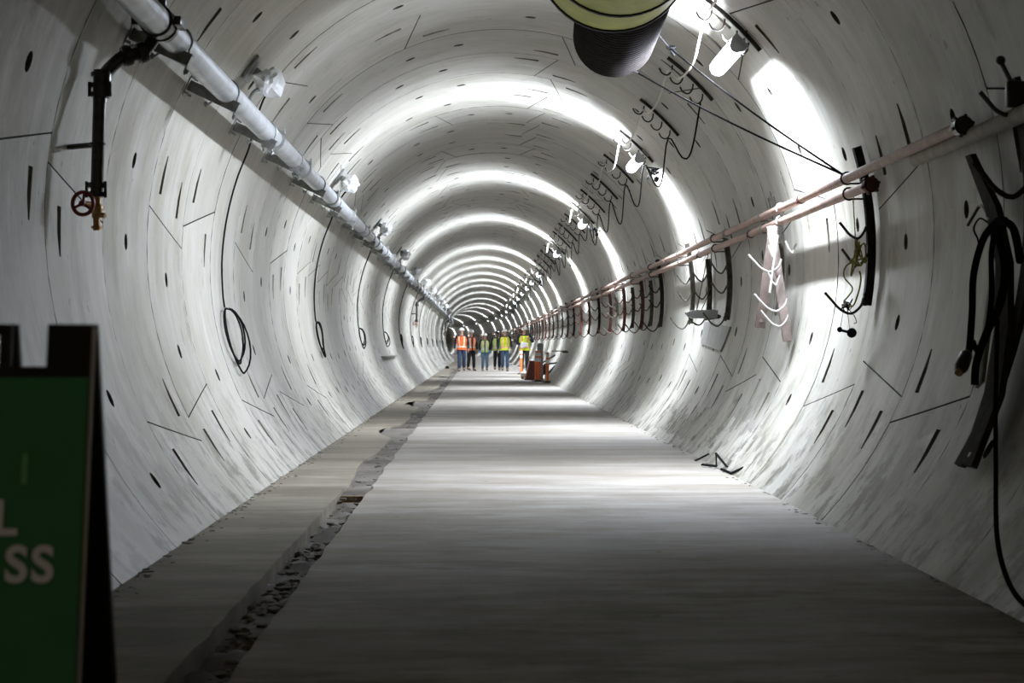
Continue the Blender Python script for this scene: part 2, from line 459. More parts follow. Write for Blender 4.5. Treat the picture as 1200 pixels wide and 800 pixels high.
def fr(a, b, st):
    out = []; x = a
    while x < b: out.append(x); x += st
    return out + [b]
def hn(x, y, sc, seed=0): return noise.noise(Vector((x * sc, y * sc, seed)))
ysn = fr(-3.2, 30, .12) + fr(30.5, 125, 1.0) + fr(127, 257, 2.0)
def right_edge(s): return -.815 + .018 * hn(0, s, 2.3, 1) + (.035 * hn(0, s, .9, 5) if s > 13 else 0)
def left_edge(s): return -1.01 + .016 * hn(0, s, 2.9, 2) - (max(0, hn(0, s, .28, 8) + .1) * .5 * min(1, (s - 14) / 8) if s > 14 else 0)
strip('main_slab', lambda s: [right_edge(s), -.4, .1, .7, 1.3, 1.8, 2.155], ysn, lambda x, s: 0.0, 'floor')
strip('side_slab', lambda s: [-1.615, -1.4, -1.2, left_edge(s)], ysn, lambda x, s: .006, 'side')
def bedz(x, s):
    d = -.075 if s < 13.0 else -.018
    a = .06 if s < 13 else .018
    return d + a * hn(x, s, 5, 3) + a * .6 * hn(x, s, 14, 4)
strip('trench_bed', lambda s: [-1.5, -1.2, -1.06, -1.0, -.95, -.9, -.85, -.80], ysn, bedz, 'bed', thick=.15)
# rubble in the open trench and silt along the foot of the left wall
bm = B(); rr = random.Random(3)
def lump(bm, c, r, rr, flat=.5):
    vs = ball(bm, (0, 0, 0), r, 1)
    for v in vs: v.co *= 1 + rr.uniform(-.3, .3)
    bmesh.ops.scale(bm, vec=(1, rr.uniform(.8, 1.6), flat), verts=vs)
    bmesh.ops.rotate(bm, cent=(0, 0, 0), matrix=Matrix.Rotation(rr.uniform(0, 6.3), 3, 'Z'), verts=vs)
    bmesh.ops.translate(bm, vec=c, verts=vs)
for i in range(620):
    s = 4 + 9 * rr.random(); r = .006 + .028 * rr.random() ** 2.2; lump(bm, (rr.uniform(-1.0, -.825), s, -.075 + r * .3), r, rr)
for i in range(160):
    s = 13 + 50 * rr.random() ** 1.5; r = .006 + .02 * rr.random() ** 2; lump(bm, (rr.uniform(-1.0, -.83), s, -.02 + r * .2), r, rr)
obj('trench_rubble', bm, 'rubble', floor, kind='stuff')
bm = B()
for i in range(520):
    s = 6 + 44 * rr.random() ** 1.6; r = .004 + .018 * rr.random() ** 2.5; lump(bm, (-1.615 + abs(rr.gauss(0, .05)), s, .008), r, rr, .3)
for i in range(260):
    s = 6 + 30 * rr.random() ** 1.4; r = .004 + .015 * rr.random() ** 2.5; lump(bm, (2.145 - abs(rr.gauss(0, .03)), s, .002), r, rr, .35)
obj('edge_silt', bm, 'rubble', floor, kind='stuff')
# cross timber at the end of the open trench
bm = B(); box(bm, (-.90, 13.06, -.03), .155, .07, .07, bev=.006); box(bm, (-.90, 12.97, -.055), .15, .06, .03)
obj('timber_block', bm, 'wood', label='short dark timber block lying across the floor trench', cat='timber')

# short cast ribs low on the right wall, beside the scrap
bm = B(); rr = random.Random(9)
for i in range(66):
    s = 15.3 + .115 * i; a0, a1 = -41.5 + rr.random(), -33.5 + rr.uniform(-2.5, 2.0); rows = []
    for q in range(4):
        th = a0 + (a1 - a0) * q / 3; rows.append([W(s - .022, th, .9995), W(s, th, .9955), W(s + .022, th, .9995)])
    loft(bm, rows, False)
obj('cast_ribs', bm, 'lining', walls['wall_right'], kind='stuff')

# ================================================================== LEFT: fire main on brackets
PX, PZ, PR = -1.785, 2.90, .082
pipe = thing('water_pipe', (PX, 10, PZ), 'large pale galvanised pipe running along the upper left tunnel wall', 'pipe')
def psec(a, b, r=PR, x=PX, z=PZ, sides=24, step=4.0):
    bm = B(); n = max(1, int((b - a) / step)) if b > 120 else 1
    tube(bm, [(x + cv(a + (b - a) * i / n), a + (b - a) * i / n, z) for i in range(n + 1)], r, sides); return bm
def coupling(s, x, z, r, wide=.09, ears=True):
    bm = B(); c = cv(s)
    for dy, rr_ in ((-wide / 2, 1.12), (0, 1.2), (wide / 2, 1.12)):
        cyl(bm, (x + c, s + dy - wide * .2, z), (x + c, s + dy + wide * .2, z), r * rr_, 20)
    if ears:
        for sg in (-1, 1):
            box(bm, (x + c + sg * r * 1.22 * .8, s, z + sg * r * 1.22 * .6), r * .55, wide, r * .35, bev=.004)
            cyl(bm, (x + c + sg * r * 1.1, s, z + sg * r * .9 - r * .35), (x + c + sg * r * 1.1, s, z + sg * r * .9 + r * .35), r * .1, 8)
    return bm
cs = [1.5, 4.4, 7.3, 10.14, 12.91, 15.81, 18.4, 22.0, 25.2, 28.5, 31.4, 34.3, 37.2, 40.1, 43.0, 45.9, 48.8, 51.7, 54.6, 57.5, 60.4]
cs2 = [60.4] + fr(66, 240, 6)
for a, b in list(zip(cs, cs[1:])) + list(zip(cs2, cs2[1:])): obj('pipe_section', psec(a, b), 'galv', pipe)
for i, s in enumerate(cs[1:] + cs2[1:-1]):
    if abs(s - 12.91) < .01: 
        bm = B(); tube(bm, [(PX, s - .012, PZ), (PX, s + .012, PZ)], PR * 1.03, 24); obj('seam_band', bm, 'galvd', pipe); continue
    if abs(s - 10.14) < .01: continue
    obj('coupling', coupling(s, PX, PZ, PR), 'galvd', pipe)
# saddle clamp, outlet and drop pipe with the red valve
def drop(s, first):
    lab = 'black drop pipe with red handwheel valve hanging from the big pipe, nearest' if first else 'small distant drop pipe with red valve on the left wall, fifth cable bay'
    t = thing('valve_drop_pipe', (-2.1, s, 1.78), lab, 'valve pipe', 'drop pipes with valves')
    y = s
    bm = B()
    for d in (-.09, .07): cyl(bm, (PX, y + d - .03, PZ), (PX, y + d + .03, PZ), PR * 1.16, 24)
    cyl(bm, (PX, y - .11, PZ), (PX, y + .1, PZ), PR * 1.07, 24)
    for sg in (-1, 1): box(bm, (PX + sg * .118, y - .01, PZ + .0), .04, .2, .05, bev=.005)
    box(bm, (PX + .02, y - .02, PZ + .13), .06, .12, .09, bev=.01)
    obj('saddle_clamp', bm, 'iron', t)
    path = [(PX - .03, y - .02, PZ - .09), (PX - .09, y - .04, PZ - .17), (-1.97, y - .08, 2.70), (-2.06, y - .10, 2.61), (-2.09, y - .11, 2.53), (-2.095, y - .11, 2.44)]
    bm = B(); tube(bm, spline(path, 5), .038, 14); 
    obj('elbow_pipe', bm, 'iron', t)
    d = (Vector(path[2]) - Vector(path[1])).normalized()
    for q in (Vector(path[1]), Vector(path[2]) - d * .02): bm = B(); cyl(bm, q - d * .025, q + d * .025, .056, 14); cyl(bm, q - d * .012, q + d * .012, .062, 14); obj('grooved_joint', bm, 'iron', t)
    bm = B()
    cyl(bm, (-2.085, y - .11, 2.47), (-2.08, y - .11, 2.62), .05, 14)
    for z in (2.60, 2.54, 2.49): cyl(bm, (-2.085, y - .11, z - .012), (-2.088, y - .11, z + .012), .058, 14)
    for sg in (-1, 1): cyl(bm, (-2.09 + sg * .055, y - .14, 2.47), (-2.09 + sg * .055, y - .14, 2.55), .011, 6)
    obj('grooved_joint', bm, 'iron', t); bm = B()
    for z in (1.98, 1.93): cyl(bm, (-2.11, y - .115, z - .014), (-2.11, y - .115, z + .014), .052, 14)
    for sg in (-1, 1): cyl(bm, (-2.11 + sg * .052, y - .14, 1.91), (-2.11 + sg * .052, y - .14, 2.0), .009, 6)
    obj('grooved_joint', bm, 'iron', t)
    bm = B(); cyl(bm, (-2.095, y - .11, 2.5), (-2.11, y - .115, 1.93), .036, 16); obj('riser', bm, 'iron', t)
    bm = B(); cyl(bm, (-2.295, y + .0, 2.205), (-2.09, y - .11, 2.21), .016, 8); box(bm, (-2.31, y, 2.205), .012, .1, .1)
    tube(bm, [(-2.11 + .042 * math.cos(a * PI / 6), y - .11 + .042 * math.sin(a * PI / 6), 2.21) for a in range(12)], .008, 6, closed=True)
    obj('standoff_bracket', bm, 'iron', t)
    bm = B(); cyl(bm, (-2.115, y - .12, 1.94), (-2.11, y - .12, 1.80), .026, 10); ball(bm, (-2.112, y - .12, 1.85), .038, 2)
    cyl(bm, (-2.11, y - .12, 1.87), (-2.16, y - .2, 1.87), .017, 8); cyl(bm, (-2.11, y - .12, 1.82), (-2.06, y - .14, 1.81), .014, 8)
    cyl(bm, (-2.11, y - .12, 1.80), (-2.11, y - .12, 1.73), .02, 8); cyl(bm, (-2.11, y - .12, 1.755), (-2.11, y - .12, 1.74), .03, 8)
    vb = obj('valve_body', bm, 'brass', t)
    c = Vector((-2.165, y - .215, 1.872)); ax = Vector((-.25, -1, 0)).normalized(); u = ax.cross(Vector((0, 0, 1))).normalized(); v = ax.cross(u)
    bm = B(); tube(bm, [c + (u * math.cos(a * PI / 14) + v * math.sin(a * PI / 14)) * .062 for a in range(28)], .011, 8, closed=True)
    for a in range(3): d = u * math.cos(a * 2.094 + .4) + v * math.sin(a * 2.094 + .4); cyl(bm, c, c + d * .062, .008, 6)
    cyl(bm, c - ax * .015, c + ax * .02, .017, 8)
    obj('handwheel', bm, 'redwheel', t)
    return t
drop(10.14, True)
d2 = dup([o for o in C.objects if o.name.startswith('valve_drop_pipe')][0], (0, 52.6, 0), 'small distant drop pipe with red valve hanging from the big left pipe')
d3 = dup([o for o in C.objects if o.name == 'valve_drop_pipe'][0], (0, 108, 0), 'tiny farthest drop pipe with red valve where the tunnel bends')
# brackets
bs = [10.7, 12.83, 15.21, 17.5, 20.1, 22.5, 25.0, 27.5]
while bs[-1] < 122: bs.append(bs[-1] + 2.5)
def make_bracket(s):
    o = Vector((-2.065, s, 2.953)); t = thing('pipe_bracket', o, 'nearest steel channel bracket under the big left pipe', 'bracket', 'brackets under the big left pipe')
    x = Vector((.905, 0, -.425)); A = axes(x); zz = x.cross(Vector((0, 1, 0)))
    if zz.z < 0: zz = -zz
    bm = B(); L = .40
    box(bm, o + x * L / 2, L, .012, .075, A); 
    for sg in (-1, 1): box(bm, o + x * L / 2 + zz * sg * .034 + Vector((0, .03, 0)), L, .06, .008, A)
    obj('channel_arm', bm, 'channel', t)
    bm = B(); box(bm, o + x * .012 + Vector((0, .03, 0)), .014, .14, .17, A, .003)
    for sy in (-.03, .09):
        for sz in (-.06, .06): cyl(bm, o + Vector((0, sy, 0)) + zz * sz, o + Vector((0, sy, 0)) + zz * sz + x * .05, .010, 6)
    obj('wall_plate', bm, 'galvd', t)
    bm = B()
    pts = [Vector((PX + (PR + .008) * math.cos(a), s + .03, PZ + (PR + .008) * math.sin(a))) for a in [rad(-35 + q * 13) for q in range(20)]]
    base = o + x * .29
    a0 = base + x * .11 - zz * .09 + Vector((0, .03, 0)); a1 = base - x * .11 - zz * .09 + Vector((0, .03, 0))
    tube(bm, [a0] + pts[:] + [a1], .007, 6)
    for q in (a0, a1): cyl(bm, q + zz * .01, q + zz * .035, .017, 6)
    obj('u_bolt', bm, 'galvd', t)
    return t
br0 = make_bracket(bs[0])
for i, s in enumerate(bs[1:], 1):
    lab = ('%s steel channel bracket from the front under the big left pipe' % ORDW[i]) if i < 16 else 'tiny distant bracket far along the big left pipe'
    dup(br0, (0, s - bs[0], 0), lab)

# white plastic-wrapped devices above the pipe, and the coiled black cables that hang from them
def wrapped(s, i):
    lab = ('%s white plastic-wrapped device above the big left pipe' % ORDW[i]) if i < 8 else 'tiny distant plastic-wrapped device above the left pipe'
    c = W(s, 143.6, .955); t = thing('wrapped_device', W(s, 143.6, 1), lab, 'device', 'plastic-wrapped devices on the left wall')
    inn = (W(s, 143.6, .9) - W(s, 143.6, 1)).normalized(); A = axes(inn); rr = random.Random(40 + i)
    bm = B(); box(bm, W(s, 143.6, .994), .025, .3, .22, A, .004); box(bm, c + inn * .0, .16, .07, .07, A, .01)
    obj('backplate', bm, 'galvd', t)
    bm = B(); vs = ball(bm, (0, 0, 0), 1, 3)
    for v in vs:
        n = 1 + .28 * noise.noise(v.co * 2.1 + Vector((i, 0, 3))) + .12 * noise.noise(v.co * 5.5 + Vector((i, 7, 3)))
        v.co = v.co * n; v.co.x *= .10 * (1 + .25 * math.sin(v.co.y * 4)); v.co.y *= .23; v.co.z *= .125
    bmesh.ops.rotate(bm, cent=(0, 0, 0), matrix=A, verts=vs); bmesh.ops.translate(bm, vec=c + inn * .06, verts=vs)
    smooth(bm, 18)
    obj('plastic_wrap', bm, 'wrap', t, sm=False)
    bm = B(); tube(bm, spline([c + inn * .05 + Vector((-.03, -.1, -.08)), c + Vector((-.05, -.16, -.14)), c + Vector((-.09, -.1, -.19)), c + Vector((-.1, -.05, -.24))], 5), .016, 8)
    obj('conduit_stub', bm, 'galvd', t)
    return t
def coil_cable(s, i, seed):
    lab = ('%s black cable hanging in a coil on the left wall' % ORDW[i]) if i < 9 else 'tiny distant coiled cable on the left wall'
    rr = random.Random(seed); r = .0085 if i == 0 else .011
    lo = -168 if i == 0 else -169
    t = thing('coiled_cable', W(s, lo + 4, .985), lab, 'cable', 'coiled cables down the left wall')
    P = [W(s - 1.75, 143.6, .93) + Vector((.0, 0, -.08)), W(s - 1.2, 146.5, .95), W(s - .35, 151.5, .985)] + [W(s + .02 * math.sin(q), q_, .99) for q, q_ in enumerate((155, 161, 167, 173, 179, 185, 188))]
    a = P[-1]
    bm = B(); tube(bm, spline(P, 4), r, 8); obj('cable_run', bm, 'cable', t)
    bm = B()
    hgt = (.30, .26, .20, .18, .22, .2, .2, .2, .2)[min(i, 8)]; wid = (.125, .05, .075, .09, .04, .05, .04, .05, .04)[min(i, 8)]
    for q in range(3 if i else 3):
        hh = hgt * (1 - .22 * q * rr.uniform(.3, 1)); ww = wid * (1 - (.6 if q else 0) * rr.uniform(.35, 1)); tilt = rr.uniform(-.08, .1)
        top = a + Vector((.01 + .012 * q, 0, 0))
        pts = []
        for m in range(24):
            f = 2 * PI * m / 24
            off = Vector((ww * (math.sin(f) + .75 * (1 - math.cos(f)) * .5), .22 * math.sin(f) * (1 + .2 * q), -hh * (1 - math.cos(f))))
            off.x += tilt * -off.z * .5
            p = top + off
            # stay on the inner side of the lining
            dx = p.x - CX; dz = p.z - CZ; rr_ = math.hypot(dx, dz)
            if rr_ > R * .985: p.x = CX + dx * R * .985 / rr_; p.z = CZ + dz * R * .985 / rr_
            pts.append(p)
        tube(bm, pts, r, 7, closed=True)
    obj('cable_coil', bm, 'cable', t)
    bm = B(); box(bm, a + Vector((.012, 0, .0)), .05, .06, .012); obj('cable_tie', bm, 'galvd', t)
    return t
for i in range(12):
    s = 16.3 + 9.2 * i
    wrapped(s - 1.75, i); coil_cable(s, i, 11 + i)
# steel ledge low on the left wall
bm = B(); box(bm, W(43, -158.0 + 360, .965), .2, 5.2, .02, bev=.004); box(bm, W(43, -157.2 + 360, .985), .02, 5.2, .06)
obj('wall_ledge', bm, 'galvd', label='narrow grey steel ledge bolted low on the left wall', cat='ledge')
# tiny marker fixing on left wall
# ================================================================== RIGHT: pink pipes on cable racks
def wpipe(name, lab, x, z, r, a, b, mat, first, cap, cpl):
    t = thing(name, (x, a, z), lab, 'pipe')
    ends = [a] + [c for c in cpl if a < c < b] + [b]
    for p, q in zip(ends, ends[1:]): obj('pipe_section', psec(p, q, r, x, z, 14, 3.0), mat, t)
    for c in cpl:
        if a < c < b:
            bm = coupling(c, x, z, r, .06); obj('coupling', bm, 'rustd' if int(c * 3) % 3 else 'pink', t)
    if cap:
        bm = B(); cyl(bm, (x, a - .05, z), (x, a + .03, z), r * 1.55, 18)
        for q in range(6): an = q * PI / 3 + .3; box(bm, (x + r * 1.65 * math.cos(an), a - .01, z + r * 1.65 * math.sin(an)), r * .55, .06, r * .55, Matrix.Rotation(-an, 3, 'Y'), .004)
        cyl(bm, (x, a - .07, z), (x, a - .04, z), r * 1.0, 14)
        obj('end_flange', bm, cap, t)
    return t
wpipe('small_pipe', 'upper of two pinkish pipes along the right wall', 2.64, 2.285, .034, 9.75, 236, 'rust', True, 'iron', [14.6, 19.0, 25.1, 31.0, 37, 43, 49, 55, 61, 70, 80, 90, 100, 110, 120, 140, 160, 180, 200])
wpipe('small_pipe', 'lower of two pinkish pipes along the right wall, red end flange', 2.655, 2.175, .034, 12.1, 236, 'rust', True, 'rustd', [17.4, 21.4, 28.0, 34, 40, 46, 52, 58, 66, 76, 86, 96, 106, 116, 130, 150, 170, 190])
t = wpipe('small_pipe', 'thick dusty grey pipe ending near the front at upper right wall', 2.695, 2.235, .044, 2.0, 11.0, 'board2', True, None, [8.4])
# wall-side cable racks with curved hooks
RB = Vector((2.76, 12.79, 1.38))
def arc_bar(bm, s, t0, t1, rho, wy, dr, n=8):
    rings = []
    for i in range(n + 1):
        th = t0 + (t1 - t0) * i / n; p0 = W(s, th, rho); p1 = W(s, th, rho + dr / R)
        rings.append([p0 + Vector((0, -wy / 2, 0)), p0 + Vector((0, wy / 2, 0)), p1 + Vector((0, wy / 2, 0)), p1 + Vector((0, -wy / 2, 0))])
    loft(bm, rings)
def hook_pts(p, wdt, up):
    return spline([p, p + Vector((-.02, 0, -.045 * up)), p + Vector((-.38 * wdt, 0, -.085 * up)), p + Vector((-.72 * wdt, 0, -.062 * up)), p + Vector((-wdt, 0, -.01 * up)), p + Vector((-wdt * 1.2, 0, .03 * up))], 3)
def make_wall_rack(s, t0, t1, mat, label, hooks=((1.94, .16), (1.75, .15), (1.43, .23)), clamps=True):
    b = W(s, t0, .99); t = thing('cable_rack', (b.x - cv(s) + cv(s), s, b.z), label, 'cable rack', 'cable racks along the right wall')
    bm = B(); arc_bar(bm, s, t0, t1, .967, .014, .055, 10); arc_bar(bm, s, t0, t1, .967, .06, .006, 10); arc_bar(bm, s, t0, t1, .987, .06, .006, 10)
    obj('upright', bm, mat, t)
    for z, wd in hooks:
        th = math.degrees(math.asin((z - CZ) / (R * .965)))
        bm = B(); p = W(s - .02, th, .965); tube(bm, hook_pts(p, wd, 1 if wd < .2 else 1.3), .010, 7)
        box(bm, p + Vector((.01, 0, -.01)), .02, .04, .09)
        obj('hook', bm, mat, t)
    if clamps:
        bm = B()
        for x, z in ((2.64, 2.285), (2.655, 2.175)):
            if x < 2.65 or s > 12.2:
                x += cv(s)
                tube(bm, [Vector((x + .15, s, z - .01))] + [Vector((x + .043 * math.cos(rad(a)), s, z + .043 * math.sin(rad(a)))) for a in range(60, 301, 24)] + [Vector((x + .15, s, z - .035))], .007, 6)
        obj('pipe_clip', bm, mat, t)
    return t
rs = [12.79, 16.6, 19.98, 23.4, 27.3, 30.5, 34.2]
while rs[-1] < 235: rs.append(rs[-1] + 3.55)
mats_cycle = ['rack_dark', 'rack_olive', 'rack_olive', 'rack_olive', 'rack_dark', 'rack_rust', 'rack_rust', 'rack_rust', 'rack_dark', 'rack_rust', 'rack_rust']
mcol = {'rack_dark': 'dark', 'rack_olive': 'olive grey', 'rack_rust': 'rusty red'}
proto = {}
for i, s in enumerate(rs):
    m = mats_cycle[i % 11]
    lab = ('%s hook rack from the front on the right wall, %s steel' % (ORDW[i], mcol[m])) if i < 18 else 'tiny distant %s hook rack far along the right wall' % mcol[m]
    if i == 0: make_wall_rack(s, -9.2, 16.5, m, 'dark curved upright with three hooks below the red pipe flange'); continue
    if i == 1: make_wall_rack(s, -9.5, 15.5, m, 'olive upright behind the broken whitewashed planks', ((1.85, .15),)); continue
    if s < 125 and (m in proto) and i > 3:
        p = proto[m]; r_ = dup(p, (0, s - ORG[p].y, 0), lab)
    else:
        t = make_wall_rack(s, -9.2, (14.5, 14.0, 11)[i % 3], m, lab, ((1.98, .14), (1.76, .14), (1.42, .2)))
        if s < 125: proto[m] = t
# short racks between them
short = make_wall_rack(21.7, -8.5, 8, 'rack_olive', 'short olive hook rack beside the hanging lamp trough', ((1.95, .14), (1.74, .14), (1.45, .2)), False)
for j, s in enumerate((28.9, 32.3, 36.1)):
    dup(short, (0, s - 21.7, 0), 'short olive hook rack, %s of the three beyond the hanging lamp trough' % ('nearest', 'middle', 'farthest')[j])

# broken rack of whitewashed planks with white hooks
t = thing('broken_rack', (2.55, 15.7, 1.12), 'broken whitewashed wooden rack with pale curved hooks hanging from pipes', 'rack')
bm = B(); p0 = Vector((2.55, 15.55, 2.13)); p1 = Vector((2.70, 15.6, 1.13)); d = (p1 - p0); box(bm, (p0 + p1) / 2, d.length, .05, .075, axes(d), .004)
obj('plank', bm, 'pink', t)
bm = B(); p0 = Vector((2.60, 15.8, 2.12)); p1 = Vector((2.76, 15.9, 1.13)); d = (p1 - p0); box(bm, (p0 + p1) / 2, d.length, .03, .04, axes(d), .004)
obj('plank', bm, 'pinkd', t)
bm = B(); p0 = Vector((2.60, 15.75, 2.1)); p1 = Vector((2.49, 15.8, 1.25)); d = (p1 - p0); box(bm, (p0 + p1) / 2, d.length, .05, .085, axes(d), .004); cyl(bm, p1 + Vector((.005, -.035, .06)), p1 + Vector((.005, .035, .06)), .014, 8)
obj('plank', bm, 'pinkd', t)
bm = B(); p0 = Vector((2.60, 15.5, 2.05)); p1 = Vector((2.53, 15.5, 1.55)); cyl(bm, p0, p1, .012, 8); obj('rod', bm, 'white', t)
for (x, z, wd, ry) in ((2.63, 1.84, .24, 1.3), (2.60, 1.93, .07, 1), (2.62, 1.70, .09, 1), (2.68, 1.50, .24, 1.3), (2.69, 1.36, .20, 1.2), (2.76, 1.97, .08, .9)):
    bm = B(); tube(bm, hook_pts(Vector((x, 15.5, z)), wd, ry), .0095, 8); obj('hook', bm, 'white', t)
bm = B()
for z in (2.285, 2.175): tube(bm, [Vector((2.645 + .045 * math.cos(rad(a)), 15.6, z + .045 * math.sin(rad(a)))) for a in range(-60, 240, 25)], .008, 6)
tube(bm, spline([(2.61, 15.6, 2.13), (2.60, 15.6, 2.05), (2.62, 15.58, 1.98)], 4), .009, 6)
obj('tie_wire', bm, 'white', t)
# trough lamp hanging on wires, resting on hooks
t = thing('hanging_trough', (2.6, 20.4, 1.40), 'grey tapered metal trough slung on wires below the pink pipes', 'trough')
bm = B(); loft(bm, [[Vector((x, 20.2 + yy, z)) for yy, z in ((-w_, 1.445 + h), (w_, 1.445 + h), (w_ * .6, 1.445 - h), (-w_ * .6, 1.445 - h))] for x, w_, h in ((2.36, .05, .022), (2.42, .09, .045), (2.66, .1, .05), (2.70, .08, .04))])
obj('trough_body', bm, 'galv', t)
bm = B(); ball(bm, (2.70, 20.2, 1.42), .035, 2, (1.4, 1, .8)); cyl(bm, (2.62, 20.2, 1.39), (2.73, 20.2, 1.42), .012, 8); obj('lamp_socket', bm, 'iron', t)
bm = B(); cyl(bm, (2.47, 20.2, 1.48), (2.62, 20.35, 2.14), .005, 5); cyl(bm, (2.64, 20.2, 1.48), (2.655, 20.35, 2.14), .005, 5); cyl(bm, (2.52, 20.2, 1.48), (2.64, 20.3, 1.72), .005, 5); obj('sling_wire', bm, 'cable', t)
# grey board patch leaning on the wall
bm = B(); rings = []
for i in range(4):
    th = -10.8 - 2.1 * i
    rings.append([W(19.9 + .1 * i, th, .992), W(22.3 - .04 * i, th + 2.1, .992), W(22.3 - .04 * i, th + 2.1, 1.0), W(19.9 + .1 * i, th, 1.0)])
loft(bm, rings); obj('patch_board', bm, 'board', label='grey rectangular board fixed to the right wall under the trough', cat='board')
# handset and rope on the first rack
t = thing('hanging_handset', (2.60, 12.72, 1.18), 'small black dumbbell-shaped device dangling on strings below the first rack', 'device')
bm = B(); cyl(bm, (2.565, 12.7, 1.205), (2.64, 12.7, 1.185), .010, 8); obj('grip', bm, 'cable', t)
bm = B(); ball(bm, (2.57, 12.7, 1.205), .02, 2); obj('earpiece', bm, 'cable', t)
bm = B(); ball(bm, (2.655, 12.7, 1.182), .036, 2, (1, .7, 1)); obj('mouthpiece', bm, 'cable', t)
bm = B(); cyl(bm, (2.575, 12.7, 1.22), (2.61, 12.72, 1.40), .0025, 4); cyl(bm, (2.64, 12.7, 1.21), (2.62, 12.72, 1.40), .0025, 4); obj('string', bm, 'cable', t)
def tangle(name, label, cat, mat, c, sx, sz, r, n, seed, tail):
    rr = random.Random(seed); P = []
    for i in range(n): P.append(Vector((c[0] + rr.gauss(0, sx), c[1] + rr.gauss(0, .02), c[2] + rr.gauss(0, sz))))
    P += [Vector(q) for q in tail]
    bm = B(); tube(bm, spline(P, 5), r, 6); return obj(name, bm, mat, label=label, cat=cat)
tangle('rope_tangle', 'knotted olive yellow rope snarled round the first rack', 'rope', 'rope', (2.70, 12.70, 1.72), .022, .06, .006, 26, 5,
       [(2.62, 12.7, 1.66), (2.60, 12.7, 1.58), (2.66, 12.7, 1.50), (2.63, 12.7, 1.44), (2.60, 12.7, 1.40), (2.66, 12.7, 1.37), (2.70, 12.7, 1.46), (2.72, 12.7, 1.56), (2.71, 12.7, 1.62)])
tangle('wire_tangle', 'small knot of grey wire on the lowest hook', 'wire', 'cable', (2.625, 12.70, 1.375), .022, .025, .003, 22, 9, [(2.66, 12.7, 1.32), (2.69, 12.7, 1.26), (2.67, 12.7, 1.25)])
tangle('wire_tangle', 'thin rope hanging straight down beside the first rack upright', 'rope', 'rope', (2.68, 12.70, 1.78), .008, .02, .004, 5, 10, [(2.68, 12.72, 1.95), (2.675, 12.74, 2.10), (2.68, 12.75, 2.15)])

# near right: dark uprights, board and hoses
t = thing('cable_rack', W(8.7, -30, .985), 'long dark curved upright at the right edge with one big hook', 'cable rack')
bm = B(); arc_bar(bm, 9.05, -31, 15, .968, .13, .03, 16); obj('upright', bm, 'rack_dark', t)
bm = B(); tube(bm, hook_pts(W(8.95, 4.0, .965), .24, 1.5), .014, 8); obj('hook', bm, 'rack_dark', t)
bm = B(); tube(bm, hook_pts(W(8.95, 12.5, .965), .17, 1.0), .012, 8); box(bm, W(8.9, 13.0, .95), .09, .05, .13, bev=.01); cyl(bm, W(8.9, 14, .95), W(8.9, 17, .94), .012, 8); ball(bm, W(8.9, 17.2, .94), .025, 2); obj('hook', bm, 'iron', t)
t = thing('leaning_plank', W(8.4, -31, .96), 'dark board hanging slantwise on the right edge, hole at its foot', 'plank')
bm = B(); rings = []
for s, th, w_ in ((9.95, 8.4, .05), (9.6, 1, .10), (9.35, -6, .11), (9.15, -14, .12), (8.95, -22, .13), (8.78, -31, .09)):
    p0 = W(s, th, .955); rings.append([p0 + Vector((0, -w_, 0)), p0 + Vector((0, w_, 0)), W(s, th, .968) + Vector((0, w_, 0)), W(s, th, .968) + Vector((0, -w_, 0))])
loft(bm, rings); obj('board', bm, 'rack_dark', t)
bm = B(); cyl(bm, W(8.80, -29.8, .952), W(8.80, -29.8, .956), .014, 10); obj('bolt_head', bm, 'galvd', t)
bm = B(); p0 = W(9.55, -7.5, .965); p1 = W(9.3, -21, .965); d = p1 - p0; box(bm, (p0 + p1) / 2, d.length, .10, .02, axes(d), .003)
obj('batten', bm, 'board', label='short weathered batten behind the hoses on the right wall', cat='plank')
def hose(label, pts, r, plug=None):
    t = thing('hanging_hose', pts[-1], label, 'hose', 'black hoses hanging on the right wall'); ORG[t] = Vector(pts[-1])
    bm = B(); tube(bm, spline(pts, 6), r, 10); obj('hose_line', bm, 'cable', t)
    if plug:
        a, b = Vector(plug[0]), Vector(plug[1]); bm = B(); tube(bm, [a, a + (b - a) * .15, a + (b - a) * .8, b], [r * 1.2, r * 1.9, r * 2.0, r * 1.3], 12); obj('plug', bm, 'iron', t)
        bm = B(); cyl(bm, b, b + (b - a).normalized() * .015, r * 1.2, 10); obj('contact', bm, 'brass', t)
    return t
def at(px, py, d): return Vector(((px) * d / 2108, d, 1.09 - py * d / 2108))       # offsets measured from the straight-ahead axis
hose('thick black hose with a plug end hanging left of the dark board', [at(622, -148, 9.0), at(612, -146, 9.25), at(596, -125, 9.5), at(585, -85, 9.6), at(583, -40, 9.55), at(580, 0, 9.45), at(577, 12, 9.4)], .019, (at(577, 8, 9.4), at(568, 30, 9.3)))
hose('thick black hose looping down in front of the dark board', [at(640, -100, 8.6), at(632, -138, 8.8), at(618, -145, 9.0), at(615, -128, 9.1), at(622, -90, 9.0), at(616, -50, 8.9), at(598, -10, 9.0), at(588, 20, 9.05), at(586, 46, 9.05)], .02)
hose('black hose hanging in the middle of the hose bundle', [at(612, -143, 9.1), at(606, -110, 9.3), at(606, -60, 9.3), at(601, -20, 9.2), at(590, 5, 9.15), at(584, -5, 9.2)], .015)
hose('long thin black cable running down the right wall to the floor', [at(613, -30, 9.0), at(611, 60, 8.75), at(611, 150, 8.3), at(612, 220, 7.75), at(622, 268, 7.3), at(640, 300, 6.95), at(668, 318, 6.7)], .011)
hose('short red cord hanging from the hose bundle', [at(602, -145, 9.7), at(592, -150, 9.8), at(585, -138, 9.85), at(590, -125, 9.85), at(592, -110, 9.85)], .005)['group'] = 'cords'
